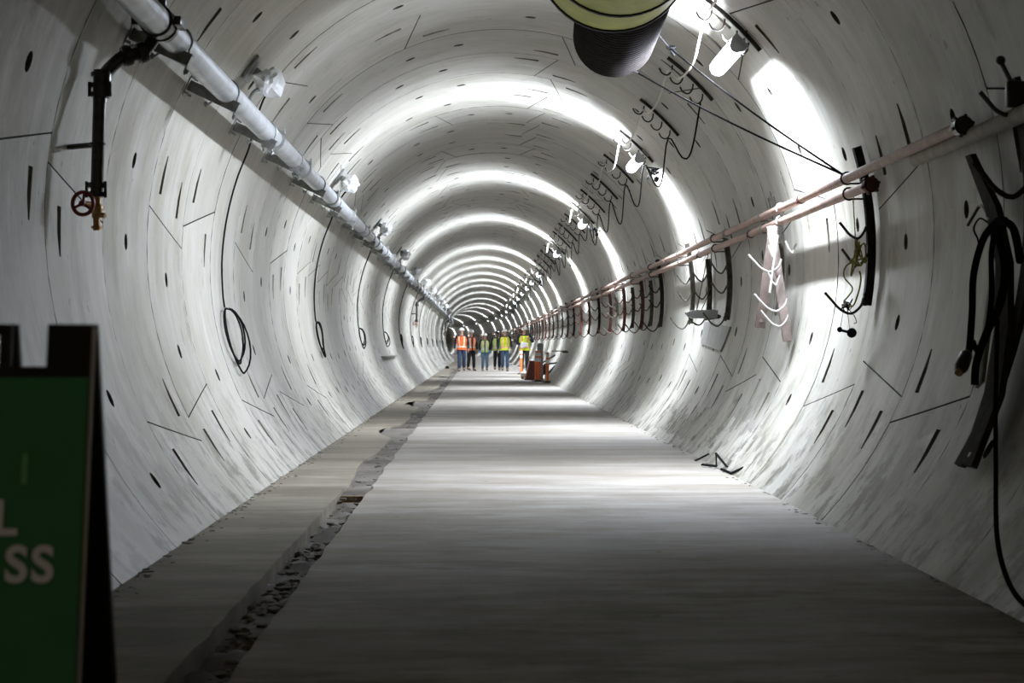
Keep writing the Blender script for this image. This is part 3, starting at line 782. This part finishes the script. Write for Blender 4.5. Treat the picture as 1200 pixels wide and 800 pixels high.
bm = B(); tube(bm, spline([at(604, -148, 9.6), at(594, -165, 9.9), at(584, -152, 9.95), at(578, -142, 10)], 5), .009, 7)
obj('bent_rod', bm, 'iron', label='bent thin black rod beside the hose bundle', cat='rod')

# ================================================================== CEILING: racks, lamps, cables
def make_ceiling_rack(s):
    t = thing('ceiling_rack', W(s, 46.5, 1), 'nearest four-hook cable rack on the upper right lining', 'cable rack', 'ceiling cable racks')
    bm = B(); arc_bar(bm, s, 53, 39.8, .985, .035, .03, 8); obj('bar', bm, 'rack_dark', t)
    for th in (51.2, 48.2, 45.2, 42.2):
        p = W(s - .02, th, .978)
        bm = B(); tube(bm, spline([p, p + Vector((-.01, 0, -.06)), p + Vector((-.05, 0, -.095)), p + Vector((-.10, 0, -.075)), p + Vector((-.125, 0, -.03))], 3), .008, 6)
        obj('hook', bm, 'rack_dark', t)
    return t
cr0 = make_ceiling_rack(14.25); crs = [14.25 + 2.9 * i for i in range(75)]
for i, s in enumerate(crs[1:], 1):
    lab = ('%s four-hook cable rack from the front on the upper right lining' % ORDW[i]) if i < 12 else 'tiny distant cable rack high on the right lining'
    dup(cr0, (cv(s), s - 14.25, 0), lab)
def make_lamp(s):
    th = 43.2; c = W(s, th, .945); t = thing('tunnel_lamp', W(s, th, 1), 'nearest bright white strip lamp on the upper right lining', 'lamp', 'strip lamps along the upper right')
    inn = (W(s, th, .9) - W(s, th, 1)).normalized(); side = Vector((0, 1, 0)).cross(inn)
    def prof(w_, h0, h1, n=6):
        P = []
        for i in range(n + 1):
            a = PI * i / n; P.append((w_ * math.cos(a), h0 + (h1 - h0) * math.sin(a)))
        return P
    def ext(bm, P, y0, y1):
        loft(bm, [[c + Vector((0, y, 0)) + side * u + inn * v for u, v in P] for y in (y0, y1)])
    bm = B(); ext(bm, [(.07, -.055), (.075, .0), (-.075, .0), (-.07, -.055)], -.62, .62); obj('housing', bm, 'lamp_body', t)
    bm = B(); ext(bm, prof(.07, .002, .065), -.6, .6); obj('diffuser', bm, 'led', t, sm=False)
    for q_, a_ in enumerate((0, 68, -68)):
        dr = (inn * math.cos(rad(a_)) + side * math.sin(rad(a_))).normalized()
        ld = bpy.data.lights.new('lit_face', 'AREA'); ld.shape = 'RECTANGLE'; ld.size = .07 if q_ else .08; ld.size_y = 1.18; ld.energy = LAMP_W; ld.color = LAMP_COL[:3]; ld.spread = rad(LAMP_SPREAD)
        lo = bpy.data.objects.new('lit_face', ld); C.objects.link(lo); lo.parent = t
        zz = -dr; yy = Vector((0, 1, 0)); xx = yy.cross(zz); mm = Matrix((xx, yy, zz)).transposed()
        pos = c + inn * (.07 if not q_ else .036) + side * (0 if not q_ else (.072 if a_ > 0 else -.072)) - ORG[t]
        lo.matrix_local = Matrix.Translation(pos) @ mm.to_4x4()
    for y in (-.62, .6):
        bm = B(); ext(bm, prof(.078, -.05, .072), y, y + .02); obj('end_cap', bm, 'lamp_body', t)
    bm = B()
    for y in (-.45, .45): cyl(bm, c + Vector((0, y, 0)), W(s + y, th, .998), .012, 6); box(bm, W(s + y, th, .992), .02, .08, .12, axes(inn))
    obj('mounting', bm, 'galvd', t)
    return t
ls = [14.77, 23.42, 34.9, 46.4, 60.0, 67.5, 74.1, 81.6, 90.0, 98.3, 110.7, 125, 140, 154, 170, 190, 210, 230]
la0 = make_lamp(ls[0])
for i, s in enumerate(ls[1:], 1):
    lab = ('%s bright strip lamp from the front on the upper right lining' % ORDW[i]) if i < 12 else 'tiny farthest strip lamp beyond the bend'
    dup(la0, (cv(s), s - ls[0], 0), lab)
# pale cord looped from rack to rack
P = [W(9.0, 52, .93), W(11.3, 52, .90) + Vector((0, 0, -.1))]
for i, s in enumerate(crs):
    if s > 120: break
    sg = .15 if i % 3 else .22
    P += [W(s, 51.2, .955), W(s + .9, 51, .95) + Vector((0, 0, -sg)), W(s + 2.0, 51, .95) + Vector((0, 0, -sg * .9))]
bm = B(); tube(bm, spline(P, 4), .0105, 6); obj('pale_cable', bm, 'cord', label='pale cable looping from rack to rack along the crown', cat='cable')
P = []
rr = random.Random(5)
for i, s in enumerate(crs[1:]):
    if s > 120: break
    sg = rr.uniform(.15, .42)
    P += [W(s, 41.0, .95), W(s + 1.0, 39.5, .96) + Vector((-.03, 0, -sg)), W(s + 1.9, 39.5, .96) + Vector((-.02, 0, -sg * .9))]
bm = B(); tube(bm, spline(P, 4), .009, 6); obj('dark_cable', bm, 'cable', label='black cable sagging between lower ends of the ceiling racks', cat='cable')
# dark lumps of spliced cable under the second lamp and others
for j, (s, th) in enumerate(((22.9, 37.6), (34.3, 37.6), (63.5, 38))):
    c = W(s, th, .95)
    bm = B(); rr = random.Random(70 + j); Q = [c + Vector((rr.gauss(0, .05), rr.gauss(0, .06), rr.gauss(0, .045))) for _ in range(16)]
    tube(bm, spline(Q, 4), .009, 6); ball(bm, c + Vector((.06, 0, -.08)), .04, 1)
    obj('cable_splice', bm, 'cable', label='%s tangled dark cable splice beside the strip lamps' % ('nearest', 'middle', 'farthest')[j], cat='cable', group='cable splices')
# ventilation duct
DX, DZ = .935, 3.77
t = thing('ventilation_duct', (DX, 10, DZ), 'yellow ventilation duct with a black corrugated end under the crown', 'duct')
bm = B()
rings = []
for i in range(40):
    s = 4.2 + 8.15 * i / 39; r_ = .522 + .004 * math.sin(i * 1.9)
    rings.append([Vector((DX + r_ * math.cos(a * PI / 24), s, DZ + r_ * math.sin(a * PI / 24))) for a in range(48)])
loft(bm, rings, True); obj('fabric_sleeve', bm, 'duct', t)
for s in (4.9, 6.4, 7.9, 9.4, 10.9, 11.75, 12.32):
    bm = B(); tube(bm, [(DX, s - .022, DZ), (DX, s + .022, DZ)], .531, 48); obj('strap', bm, 'sign_black', t)
bm = B(); rings = []; n = 110
for i in range(n + 1):
    s = 12.3 + 2.9 * i / n; f = i / n; r_ = .355 + (.014 if i % 4 < 2 else -.010) - .02 * f
    cx = DX + .10 * f + .125; cz = 3.735 - .03 * f
    rings.append([Vector((cx + r_ * math.cos(a * PI / 20), s, cz + r_ * math.sin(a * PI / 20))) for a in range(40)])
loft(bm, rings, True); obj('corrugated_end', bm, 'flex', t)
bm = B()
for s in (7.4, 11.0): cyl(bm, (DX, s, DZ + .51), (DX + .0, s, 4.32), .01, 6)
obj('hanger', bm, 'galvd', t)
# dark tie wires to the pink pipe
for a, lab in (((1.607, 15, 3.581), 'upper thin black wire from the duct down to the pink pipe'), ((1.36, 15.15, 3.39), 'lower thin black wire from the duct down to the pink pipe')):
    a = Vector(a); b = Vector((2.60, 12.75, 2.31)); P = [a + (b - a) * q / 8 + Vector((0, 0, -.10 * math.sin(PI * q / 8) * .3)) for q in range(9)]
    st = [Vector((DX + .36, 14.6, DZ + .05))] if a.x > 1.5 else [Vector((DX + .2, 14.95, DZ - .3))]
    bm = B(); tube(bm, st + P, .0075, 6)
    if a.x > 1.5:
        rr = random.Random(4); Q = [a + Vector((rr.gauss(0, .03), rr.gauss(0, .02), rr.gauss(0, .035))) for _ in range(9)]; tube(bm, spline(Q, 4), .008, 5)
    obj('tie_wire', bm, 'cable', label=lab, cat='wire', group='tie wires from duct')

# ================================================================== scrap at the right floor edge
def scrap(pts, lab):
    bm = B(); P = [Vector(p) for p in pts]
    for a, b in zip(P, P[1:]): d = b - a; box(bm, (a + b) / 2, d.length + .01, .022, .010, axes(d, (0, 1, .2)))
    obj('scrap_strip', bm, 'cable', label=lab, cat='scrap')
scrap([(2.06, 16.9, .012), (2.19, 17.0, .065)], 'short black metal strip lying at the right floor edge, farthest')
scrap([(2.03, 16.2, .02), (2.12, 15.9, .025), (2.13, 16.0, .13), (2.17, 15.6, .04)], 'bent black metal strip standing at the right floor edge, middle')
scrap([(2.12, 15.6, .02), (2.15, 15.2, .012), (2.22, 15.0, .07)], 'bent black metal strip at the right floor edge, nearest')

# ================================================================== far group: posts, barrier, bags, cart
def post(x, s, h, lab):
    t = thing('marker_post', (x, s, 0), lab, 'marker post', 'orange marker posts')
    bm = B(); tube(bm, [(x, s, .04), (x, s, h - .02), (x, s, h)], [.05, .05, .04], 16); obj('tube', bm, 'orange', t)
    bm = B(); loft(bm, [[Vector((x + a * r_, s + b * r_, z)) for a, b in ((1, .6), (.6, 1), (-.6, 1), (-1, .6), (-1, -.6), (-.6, -1), (.6, -1), (1, -.6))] for r_, z in ((.15, 0), (.15, .02), (.07, .05))]); obj('base', bm, 'sign_black', t)
    for z in (h - .16, h - .33):
        bm = B(); tube(bm, [(x, s, z), (x, s, z + .11)], .0525, 16); obj('reflective_band', bm, 'hiwhite', t)
post(1.70, 69.3, .95, 'orange marker post left of the person holding papers')
post(1.905, 55.0, .94, 'orange marker post in front of the grey post')
post(1.84, 55.9, .94, 'orange marker post close behind the one by the grey post')
post(2.085, 53.4, .90, 'orange marker post nearest the right wall')
x, s = 2.0, 57.0
t = thing('steel_post', (x, s, 0), 'grey square steel post with a chamfered cap among the orange posts', 'post')
bm = B(); loft(bm, [[Vector((x + a * r_, s + b * r_, z)) for a, b in ((1, -1), (1, 1), (-1, 1), (-1, -1))] for r_, z in ((.095, 0), (.095, 1.08))]); obj('shaft', bm, 'steelgrey', t)
bm = B(); loft(bm, [[Vector((x + a * r_, s + b * r_, z)) for a, b in ((1, -1), (1, 1), (-1, 1), (-1, -1))] for r_, z in ((.105, 1.08), (.105, 1.12), (.05, 1.18))]); obj('cap', bm, 'steelgrey', t)
bm = B(); box(bm, (x, s, .01), .3, .3, .02); obj('base_plate', bm, 'steelgrey', t)
# red-brown tapered barrier
t = thing('barrier', (1.73, 57.9, 0), 'red-brown steel barrier with a sloping side, left of the orange posts', 'barrier')
bm = B(); loft(bm, [[Vector((xa, y, 0)), Vector((xb, y, 0)), Vector((xb - .02, y, .60)), Vector((xa + .15, y, .62))] for xa, xb, y in ((1.54, 1.95, 57.5), (1.54, 1.95, 58.7))]); obj('shell', bm, 'red', t)
bm = B(); box(bm, (1.745, 58.1, .02), .46, 1.3, .04); obj('skid', bm, 'rustd', t)
bm = B(); [box(bm, (1.56 + .14 * q + .02, 57.49, .30), .02, .015, .55, Matrix.Rotation(-.1 if q == 0 else 0, 3, 'Y')) for q in range(1, 3)]; obj('rib', bm, 'rustd', t)
def bag(x, s, z, r, sc, seed, mat, lab):
    bm = B(); vs = ball(bm, (0, 0, 0), r, 3)
    for v in vs:
        n = 1 + .25 * noise.noise(v.co * (2.2 / r * .3) + Vector((seed, 0, 0))); v.co = v.co * n; v.co.z = max(v.co.z, -r * .62)
        v.co.x *= sc[0]; v.co.y *= sc[1]; v.co.z *= sc[2]
    zb = min(v.co.z for v in vs); bmesh.ops.translate(bm, vec=(x, s, z - zb), verts=vs); obj('sack', bm, mat, label=lab, cat='sack')
bag(1.56, 59.3, .10, .14, (1, 1, .7), 3, 'bag', 'dirty white sack lying beside the red-brown barrier')
bm = B(); box(bm, (1.57, 59.2, .05), .24, .4, .10, bev=.01); obj('crate', bm, 'wood', label='low brown crate under the white sack by the barrier', cat='crate')
# heap of dark boards and a cart on the far side of the posts
t = thing('tool_cart', (2.13, 58.2, 0), 'dark rusty cart loaded with scrap against the right wall', 'cart')
bm = B(); box(bm, (2.12, 58.2, .34), .36, .9, .28, bev=.02); obj('tub', bm, 'rustd', t)
bm = B(); box(bm, (2.10, 58.0, .18), .30, .8, .05); obj('chassis', bm, 'iron', t)
for dx in (-.14, .1):
    bm = B(); cyl(bm, (2.10 + dx - .02, 57.7, .09), (2.10 + dx + .02, 57.7, .09), .09, 16); obj('wheel', bm, 'iron', t)
for j, (a, b, m) in enumerate((((2.02, 57.6, .50), (2.50, 58.1, .78), 'iron'), ((2.2, 57.4, .12), (2.48, 58.0, .42), 'iron'), ((2.15, 57.5, .5), (2.62, 57.7, .55), 'rack_olive'))):
    bm = B(); a, b = Vector(a), Vector(b); d = b - a; box(bm, (a + b) / 2, d.length, .10, .05, axes(d)); obj('scrap_bar', bm, m, label='%s scrap bar sticking out over the rusty cart' % ('slanting upper', 'slanting lower', 'level grey')[j], cat='bar')
t = thing('conduit_box', W(53.5, -20, .99), 'small box with a short arm on the right wall past the cart', 'box')
bm = B(); box(bm, W(53.5, -20.5, .965), .16, .3, .06, bev=.01); obj('casing', bm, 'rack_olive', t)
bm = B(); box(bm, W(54.6, -20, .97) + Vector((-.15, 0, .01)), .45, .06, .03); obj('arm', bm, 'rack_olive', t)
bag(-1.42, 86, .006, .09, (1, 1, .9), 6, 'sign_black', 'small black lump by the left wall beyond the people')

# ================================================================== A-frame sign at front left
t = thing('a_frame_sign', (-.94, 3.0, 0), 'green and black folding A-frame sign at the front left corner', 'sign')
SX1, SX0 = -.639, -1.241; TOPZ = 1.126; HY = 3.0
def lean(z, sg): return HY + sg * ((TOPZ - z) * (.20 if sg < 0 else .25)) + (0 if sg < 0 else .03)
def panel(bm, x0, x1, z0, z1, sg, th, push=0.0):
    pts = []
    for z in (z0, z1):
        y = lean(z, sg) + push; pts.append([Vector((x0, y, z)), Vector((x1, y, z)), Vector((x1, y + th, z)), Vector((x0, y + th, z))])
    loft(bm, pts)
for sg, nm in ((-1, 'front'), (1, 'back')):
    bm = B(); panel(bm, SX0, SX1, .10, 1.055, sg, .022)
    for x0, x1 in ((SX0, SX0 + .073), (SX1 - .073, SX1)): panel(bm, x0, x1, 1.055, TOPZ, sg, .022)
    xm0, xm1 = SX0 + .133, SX1 - .133
    panel(bm, xm0, xm0 + .018, 1.055, TOPZ - .015, sg, .022); panel(bm, xm1 - .018, xm1, 1.055, TOPZ - .015, sg, .022); panel(bm, xm0, xm1, TOPZ - .018, TOPZ, sg, .022)
    for x0, x1 in ((SX0, SX0 + .08), (SX1 - .08, SX1)): panel(bm, x0, x1, 0.0, .10, sg, .022)
    obj('panel', bm, 'sign_black', t)
bm = B(); panel(bm, SX0 + .004, SX1 - .002, .13, 1.038, -1, .003, -.003); gp = obj('green_face', bm, 'sign_green', t)
bm = B(); panel(bm, SX1, SX1 + .004, .10, 1.118, -1, .012, .002); obj('pale_edge_trim', bm, 'sign_edge', t)
def text_bm(txt, size, x, z, sg=-1):
    cu = bpy.data.curves.new('lettering', 'FONT'); cu.body = txt; cu.size = size; cu.offset = size * .028; cu.extrude = .0006; cu.space_character = 1.14
    o = bpy.data.objects.new('lettering_source', cu); me = o.to_mesh(); bm = B(); bm.from_mesh(me); o.to_mesh_clear(); bpy.data.objects.remove(o); bpy.data.curves.remove(cu)
    x0 = min(v.co.x for v in bm.verts); x1 = max(v.co.x for v in bm.verts); z0 = min(v.co.y for v in bm.verts)
    for v in bm.verts:
        zz = z + v.co.y - z0; xx = x - (x1 - v.co.x); v.co = Vector((xx, lean(zz, sg) - .0055 + v.co.z, zz))
    return bm
obj('lettering', text_bm('L', .078, -.744, .783), 'letter', gp)
obj('lettering', text_bm('SS', .080, -.683, .708), 'letter', gp)
bm = B(); panel(bm, -.742, -.733, .865, .915, -1, .0006, -.0045); obj('emblem', bm, 'leaf', gp)

# ================================================================== PEOPLE
PM = {}
def pm(name, col, rough=.75, var=.12):
    if name not in M: M[name] = plain(name, col, rough, 0, var, 14)
    return name
pm('skin', (.52, .31, .22), .55, .05); pm('skin_dark', (.22, .12, .08), .55, .05)
pm('navy', (.012, .018, .035)); pm('blackcloth', (.012, .012, .014)); pm('jeans', (.045, .085, .16)); pm('darkjeans', (.025, .045, .10)); pm('bluegrey', (.09, .15, .22))
pm('vest_orange', (.95, .15, .02), .6, .05); pm('vest_yellow', (.72, .85, .03), .6, .05); pm('vest_lime', (.55, .72, .18), .6, .05)
pm('tape_silver', (.72, .74, .62), .35, .05); pm('tape_pink', (.85, .40, .36), .5, .05); pm('tape_lime', (.75, .88, .35), .5, .05)
pm('helmet_white', (.86, .86, .86), .3, .02); pm('helmet_black', (.02, .02, .022), .3, .1)
pm('boot', (.16, .12, .08), .7, .2); pm('glove_blue', (.03, .28, .62), .5, .05); pm('glove_grey', (.22, .21, .19)); pm('hair_dark', (.03, .02, .015)); pm('hair_brown', (.14, .07, .035)); pm('paper', (.82, .82, .84), .7, .03); pm('scarf_red', (.45, .03, .05)); pm('shirt_blue', (.03, .05, .30))
def skin_mesh(verts, edges, radii, mat, name, parent, sub=1, root=0):
    """one continuous surface grown round a skeleton of joints"""
    me = bpy.data.meshes.new(name); me.from_pydata([tuple(v) for v in verts], edges, [])
    o = bpy.data.objects.new(name + '_source', me); C.objects.link(o)
    o.modifiers.new('skin', 'SKIN'); o.modifiers.new('sub', 'SUBSURF').levels = sub
    for i, r in enumerate(radii):
        rr_ = r if isinstance(r, tuple) else (r, r); d = me.skin_vertices[0].data[i]; d.radius = rr_; d.use_root = (i == root)
    dg = bpy.context.evaluated_depsgraph_get(); dg.update(); ev = o.evaluated_get(dg)
    m2 = ev.to_mesh(); bm = B(); bm.from_mesh(m2); ev.to_mesh_clear(); bpy.data.objects.remove(o); bpy.data.meshes.remove(me)
    return bm
def person(x, s, H, label, vest, tape, jacket, legs, helmet, hat=True, step=.5, arms='down', skin='skin', gloves=None, hair='hair_dark', yaw=0.0, female=False, vest_open=True, undershirt=None, sub=2):
    t = thing('person', (x, s, 0), label, 'person', 'people in the tunnel'); k = H / 1.80
    sh = .205 if not female else .18; hip = .095
    # right (viewer's left, x<0) and left joints; figure faces the camera (-Y); step>0 puts the x<0 foot forward
    def leg(sg):
        f = step * (1 if sg < 0 else -1)
        hipj = Vector((sg * hip, 0, .93)); ank = Vector((sg * .105, -.26 * f, .09 + (.035 if f < 0 else 0))); knee = Vector((sg * .10, -.13 * f - .05, .50))
        return hipj, knee, ank, ank + Vector((0, -.10, -.035)), ank + Vector((0, -.17, -.05))
    def arm(sg):
        shj = Vector((sg * sh, .01, 1.45))
        if arms == 'down':
            f = step * (-1 if sg < 0 else 1) * .5
            el = Vector((sg * (sh + .075), .02 - .08 * f, 1.165)); wr = Vector((sg * (sh + .085), -.06 - .22 * f, .93)); hd = wr + Vector((0, -.015 - .02 * f, -.085))
        elif arms == 'hold':
            if sg < 0: el = Vector((sg * (sh + .09), .0, 1.18)); wr = Vector((sg * .13, -.26, 1.13)); hd = wr + Vector((.075, -.03, .01))
            else: el = Vector((sg * (sh + .13), -.06, 1.22)); wr = Vector((sg * .20, -.24, 1.36)); hd = wr + Vector((-.07, -.04, .02))
        elif arms == 'bag':
            el = Vector((sg * (sh + .085), .03, 1.18)); wr = Vector((sg * (sh + .05), -.12, .97)); hd = wr + Vector((-sg * .02, -.045, -.07))
        return shj, el, wr, hd
    V = []; E = []; Rr = []
    def v(p, r): V.append(Vector(p)); Rr.append(r); return len(V) - 1
    pel = v((0, 0, .95), (.15, .11)); wai = v((0, 0, 1.10), (.135, .10)); che = v((0, 0, 1.30), (.16, .115)); up = v((0, .005, 1.42), (.13, .09)); nk = v((0, 0, 1.52), (.055, .058)); hb = v((0, -.01, 1.60), (.07, .085)); hm = v((0, -.012, 1.68), (.078, .098)); ht = v((0, -.008, 1.755), (.062, .078))
    E += [(pel, wai), (wai, che), (che, up), (up, nk), (nk, hb), (hb, hm), (hm, ht)]
    LG = {}; AR = {}
    for sg in (-1, 1):
        a, b, c, d, e = leg(sg); LG[sg] = (a, b, c, d, e)
        i = v(a, .085); j = v(b, .058); q = v(c, .04); m_ = v(d, (.038, .03)); n_ = v(e, (.034, .022)); mid = v((b * .45 + c * .55) + Vector((0, .015, 0)), .053)
        E += [(pel, i), (i, j), (j, mid), (mid, q), (q, m_), (m_, n_)]
        a, b, c, d = arm(sg); AR[sg] = (a, b, c, d)
        i = v(a, .058); j = v(b, .042); q = v(c, .028); p = v(c + (d - c) * .55, (.036, .02))
        E += [(up, i), (i, j), (j, q), (q, p)]
        ax = (d - c).normalized(); sidev = Vector((0, 1, 0)) if arms == 'down' else Vector((0, 0, 1)); sidev = (sidev - ax * sidev.dot(ax)).normalized(); nrm = ax.cross(sidev)
        for f_, (o_, L_) in enumerate(((-.028, .072), (-.010, .08), (.010, .075), (.027, .06))):
            f0 = v(c + ax * .075 + sidev * o_, .0105); f1 = v(c + ax * (.075 + L_ * .55) + sidev * o_ * 1.05 - Vector((sg * .008, 0, 0)), .0095); f2 = v(c + ax * (.075 + L_) + sidev * o_ * 1.05 - Vector((sg * .024, 0, 0)), .008)
            E += [(p, f0), (f0, f1), (f1, f2)]
        t0 = v(c + ax * .035 - sidev * .035, .011); t1 = v(c + ax * .07 - sidev * .055 - Vector((sg * .01, 0, 0)), .0095); E += [(p, t0), (t0, t1)]
    Rz = Matrix.Rotation(yaw, 4, 'Z'); Mx = Matrix.Translation((x, s, 0)) @ Rz @ Matrix.Scale(k, 4)
    def put(name, bm, mat, par=t, sm=True):
        bmesh.ops.transform(bm, matrix=Mx, verts=bm.verts); return obj(name, bm, mat, par, sm=sm)
    body = put('body', skin_mesh(V, E, Rr, skin, 'body', t, 2), skin)
    # face
    bm = B(); loft(bm, [[Vector((a, y, z)) for a, y in ((-w_, -.085), (0, -.085 - d_), (w_, -.085))] for z, w_, d_ in ((1.685, .006, .014), (1.655, .012, .03), (1.64, .015, .022), (1.635, .01, .005))]); put('nose', bm, skin)
    bm = B(); [ball(bm, (sg * .03, -.098, 1.682), .012, 1, (1.3, .6, .8)) for sg in (-1, 1)]; put('eyes', bm, 'hair_dark')
    bm = B(); ball(bm, (0, -.096, 1.607), .02, 1, (1.3, .4, .3)); put('mouth', bm, 'scarf_red')
    bm = B(); [ball(bm, (sg * .082, 0, 1.665), .028, 1, (.35, .7, 1.1)) for sg in (-1, 1)]; put('ears', bm, skin)
    bm = B(); vs = ball(bm, (0, .018, 1.685), .096, 2, (.93, 1.0, 1.05))
    if female: ball(bm, (-.065, .02, 1.58), .05, 2, (.8, 1, 2.0)); ball(bm, (.065, .02, 1.58), .05, 2, (.8, 1, 2.0))
    for v_ in bm.verts:
        if v_.co.y < -.03: v_.co.y = -.03
    put('hair', bm, hair)
    # hard hat
    bm = B(); rings = []
    for q in range(7):
        a = q / 6 * PI / 2; rx, ry = .118 * math.cos(a) + .001, .135 * math.cos(a) + .001; z = 1.715 + .115 * math.sin(a)
        rings.append([Vector((rx * math.cos(b * PI / 12), .005 + ry * math.sin(b * PI / 12), z)) for b in range(24)])
    rings = [[Vector((.150 * math.cos(b * PI / 12), -.012 + .165 * math.sin(b * PI / 12), 1.704)) for b in range(24)], [Vector((.150 * math.cos(b * PI / 12), -.012 + .165 * math.sin(b * PI / 12), 1.714)) for b in range(24)]] + rings
    loft(bm, rings); box(bm, (0, .005, 1.825), .03, .16, .02, bev=.006); put('hard_hat', bm, helmet)
    # trousers
    V2 = []; E2 = []; R2 = []
    def v2(p, r): V2.append(Vector(p)); R2.append(r); return len(V2) - 1
    p0 = v2((0, 0, .97), (.175, .135)); p1 = v2((0, 0, 1.04), (.165, .125)); E2.append((p0, p1))
    for sg in (-1, 1):
        a, b, c, d, e = LG[sg]; i = v2(a + Vector((0, 0, -.05)), (.108, .11)); j = v2(b, .082); q = v2(b * .4 + c * .6, .075); m_ = v2(c + Vector((0, .005, .03)), .07); E2 += [(p0, i), (i, j), (j, q), (q, m_)]
    put('trousers', skin_mesh(V2, E2, R2, legs, 'trousers', t, 2), legs)
    # jacket
    V2.clear(); E2.clear(); R2.clear()
    p0 = v2((0, 0, .98), (.17, .13)); p1 = v2((0, 0, 1.12), (.16, .122)); p2 = v2((0, 0, 1.30), (.18, .135)); p3 = v2((0, .005, 1.42), (.155, .115)); p4 = v2((0, .005, 1.50), (.085, .08)); E2 += [(p0, p1), (p1, p2), (p2, p3), (p3, p4)]
    for sg in (-1, 1):
        a, b, c, d = AR[sg]; i = v2(a, .085); j = v2(b, .064); q = v2(c, .048); E2 += [(p3, i), (i, j), (j, q)]
    put('jacket', skin_mesh(V2, E2, R2, jacket, 'jacket', t, 2), jacket)
    # vest: a shell round the trunk, open at the front, with tapes
    def trunk(z):
        f = (z - .93) / .57; w_ = .195 - .018 * math.sin(PI * min(1, f * 1.6)) + (.022 if f > .4 else 0)
        if f > .78: w_ *= 1 - (f - .78) * 1.1
        if female: w_ *= .93
        return w_, .158 - .02 * max(0, f - .8)
    def shell(z0, z1, a0, a1, off, n=20, nz_=8):
        bm = B(); rings = []
        for i in range(nz_ + 1):
            z = z0 + (z1 - z0) * i / nz_; w_, d_ = trunk(z); row = []
            for j in range(n + 1): a = a0 + (a1 - a0) * j / n; row.append(Vector(((w_ + off) * math.cos(a), (d_ + off) * math.sin(a), z)))
            for j in range(n, -1, -1): a = a0 + (a1 - a0) * j / n; row.append(Vector(((w_ + off - .01) * math.cos(a), (d_ + off - .01) * math.sin(a), z)))
            rings.append(row)
        loft(bm, rings); return bm
    if vest:
        g_ = .16 if vest_open else .015
        vs_ = put('vest', shell(.90, 1.47, -PI / 2 + g_, 1.5 * PI - g_, .012, 28), vest)
        put('waist_tape', shell(1.00, 1.055, -PI / 2 + g_, 1.5 * PI - g_, .018, 24, 1), tape, vs_)
        for a in (-PI / 2 - .62, -PI / 2 + .40): put('chest_tape', shell(1.0, 1.46, a, a + .24, .019, 4, 8), tape, vs_)
        if undershirt: put('shirt_front', shell(.98, 1.44, -PI / 2 - .16, -PI / 2 + .16, .004, 6), undershirt)
    # boots and gloves
    for sg in (-1, 1):
        a, b, c, d, e = LG[sg]; z0 = c.z - .09
        bm = B(); P = [c + Vector((0, .01, .06)), c + Vector((0, .0, -.02)), c + Vector((0, -.06, -.045)), c + Vector((0, -.135, -.052)), c + Vector((0, -.19, -.058))]
        tube(bm, spline(P, 3), [.06] * 3 + [.056] * 3 + [.045] * 3 + [.04] * 3 + [.024], 12); box(bm, c + Vector((0, -.075, -.08)), .09, .28, .02, bev=.006); put('boot', bm, 'boot')
        if gloves:
            a, b, c, d = AR[sg]; ax = (d - c).normalized(); bm = B(); tube(bm, [c - ax * .02, c + ax * .05, c + ax * .10, c + ax * .15], [.033, .045, .04, .018], 10); put('glove', bm, gloves)
    return t
person(-.66, 76.9, 1.84, 'leftmost person walking in orange vest, white hard hat and dark jeans', 'vest_orange', 'tape_silver', 'navy', 'darkjeans', 'helmet_white', step=.35, vest_open=False)
person(-.27, 79.2, 1.78, 'person in black with an open orange vest, second from left', 'vest_orange', 'tape_silver', 'blackcloth', 'blackcloth', 'helmet_white', step=-.35, yaw=.35, undershirt='blackcloth')['label'] = 'person in black clothes with an open orange vest, second from left'
person(.34, 78.4, 1.62, 'woman with red scarf, lime vest, blue gloves and jeans in the middle', 'vest_lime', 'tape_silver', 'blackcloth', 'bluegrey', 'helmet_white', step=.15, gloves='glove_blue', hair='hair_brown', female=True, undershirt='shirt_blue', arms='bag')
person(.90, 80.6, 1.74, 'person in dark clothes and black helmet half hidden behind the yellow vest', 'vest_lime', 'tape_silver', 'blackcloth', 'blackcloth', 'helmet_black', step=-.3, skin='skin_dark')
person(1.20, 77.6, 1.80, 'person in bright yellow vest with pink tapes and blue jeans', 'vest_yellow', 'tape_pink', 'navy', 'jeans', 'helmet_white', step=-.4, gloves='glove_grey', vest_open=False)
p6 = person(1.86, 70.6, 1.82, 'person standing at right in yellow vest holding white papers', 'vest_yellow', 'tape_pink', 'navy', 'blackcloth', 'helmet_white', step=.05, arms='hold', vest_open=False)
for o in p6.children:
    if o.name.startswith('hard_hat'): o['label'] = 'white hard hat tipped forward'
# scarf of the woman
wm = [o for o in C.objects if o.get('label', '').startswith('woman')][0]
bm = B(); k = .9
tube(bm, spline([Vector((.34 + .07 * k, 78.4 - .10, 1.48 * k)), Vector((.34 + .02, 78.4 - .155, 1.36 * k)), Vector((.34 - .06, 78.4 - .16, 1.18 * k))], 4), .016, 6); obj('scarf', bm, 'scarf_red', wm)
# papers in the hand
bm = B(); box(bm, (1.86 - .02, 70.6 - .33, 1.15), .26, .02, .17, Matrix.Rotation(.5, 3, 'X') @ Matrix.Rotation(.2, 3, 'Y')); box(bm, (1.86 - .06, 70.6 - .335, 1.11), .2, .012, .15, Matrix.Rotation(.3, 3, 'X') @ Matrix.Rotation(-.3, 3, 'Y'))
obj('paper_sheets', bm, 'paper', label='white papers held by the person at right', cat='papers')
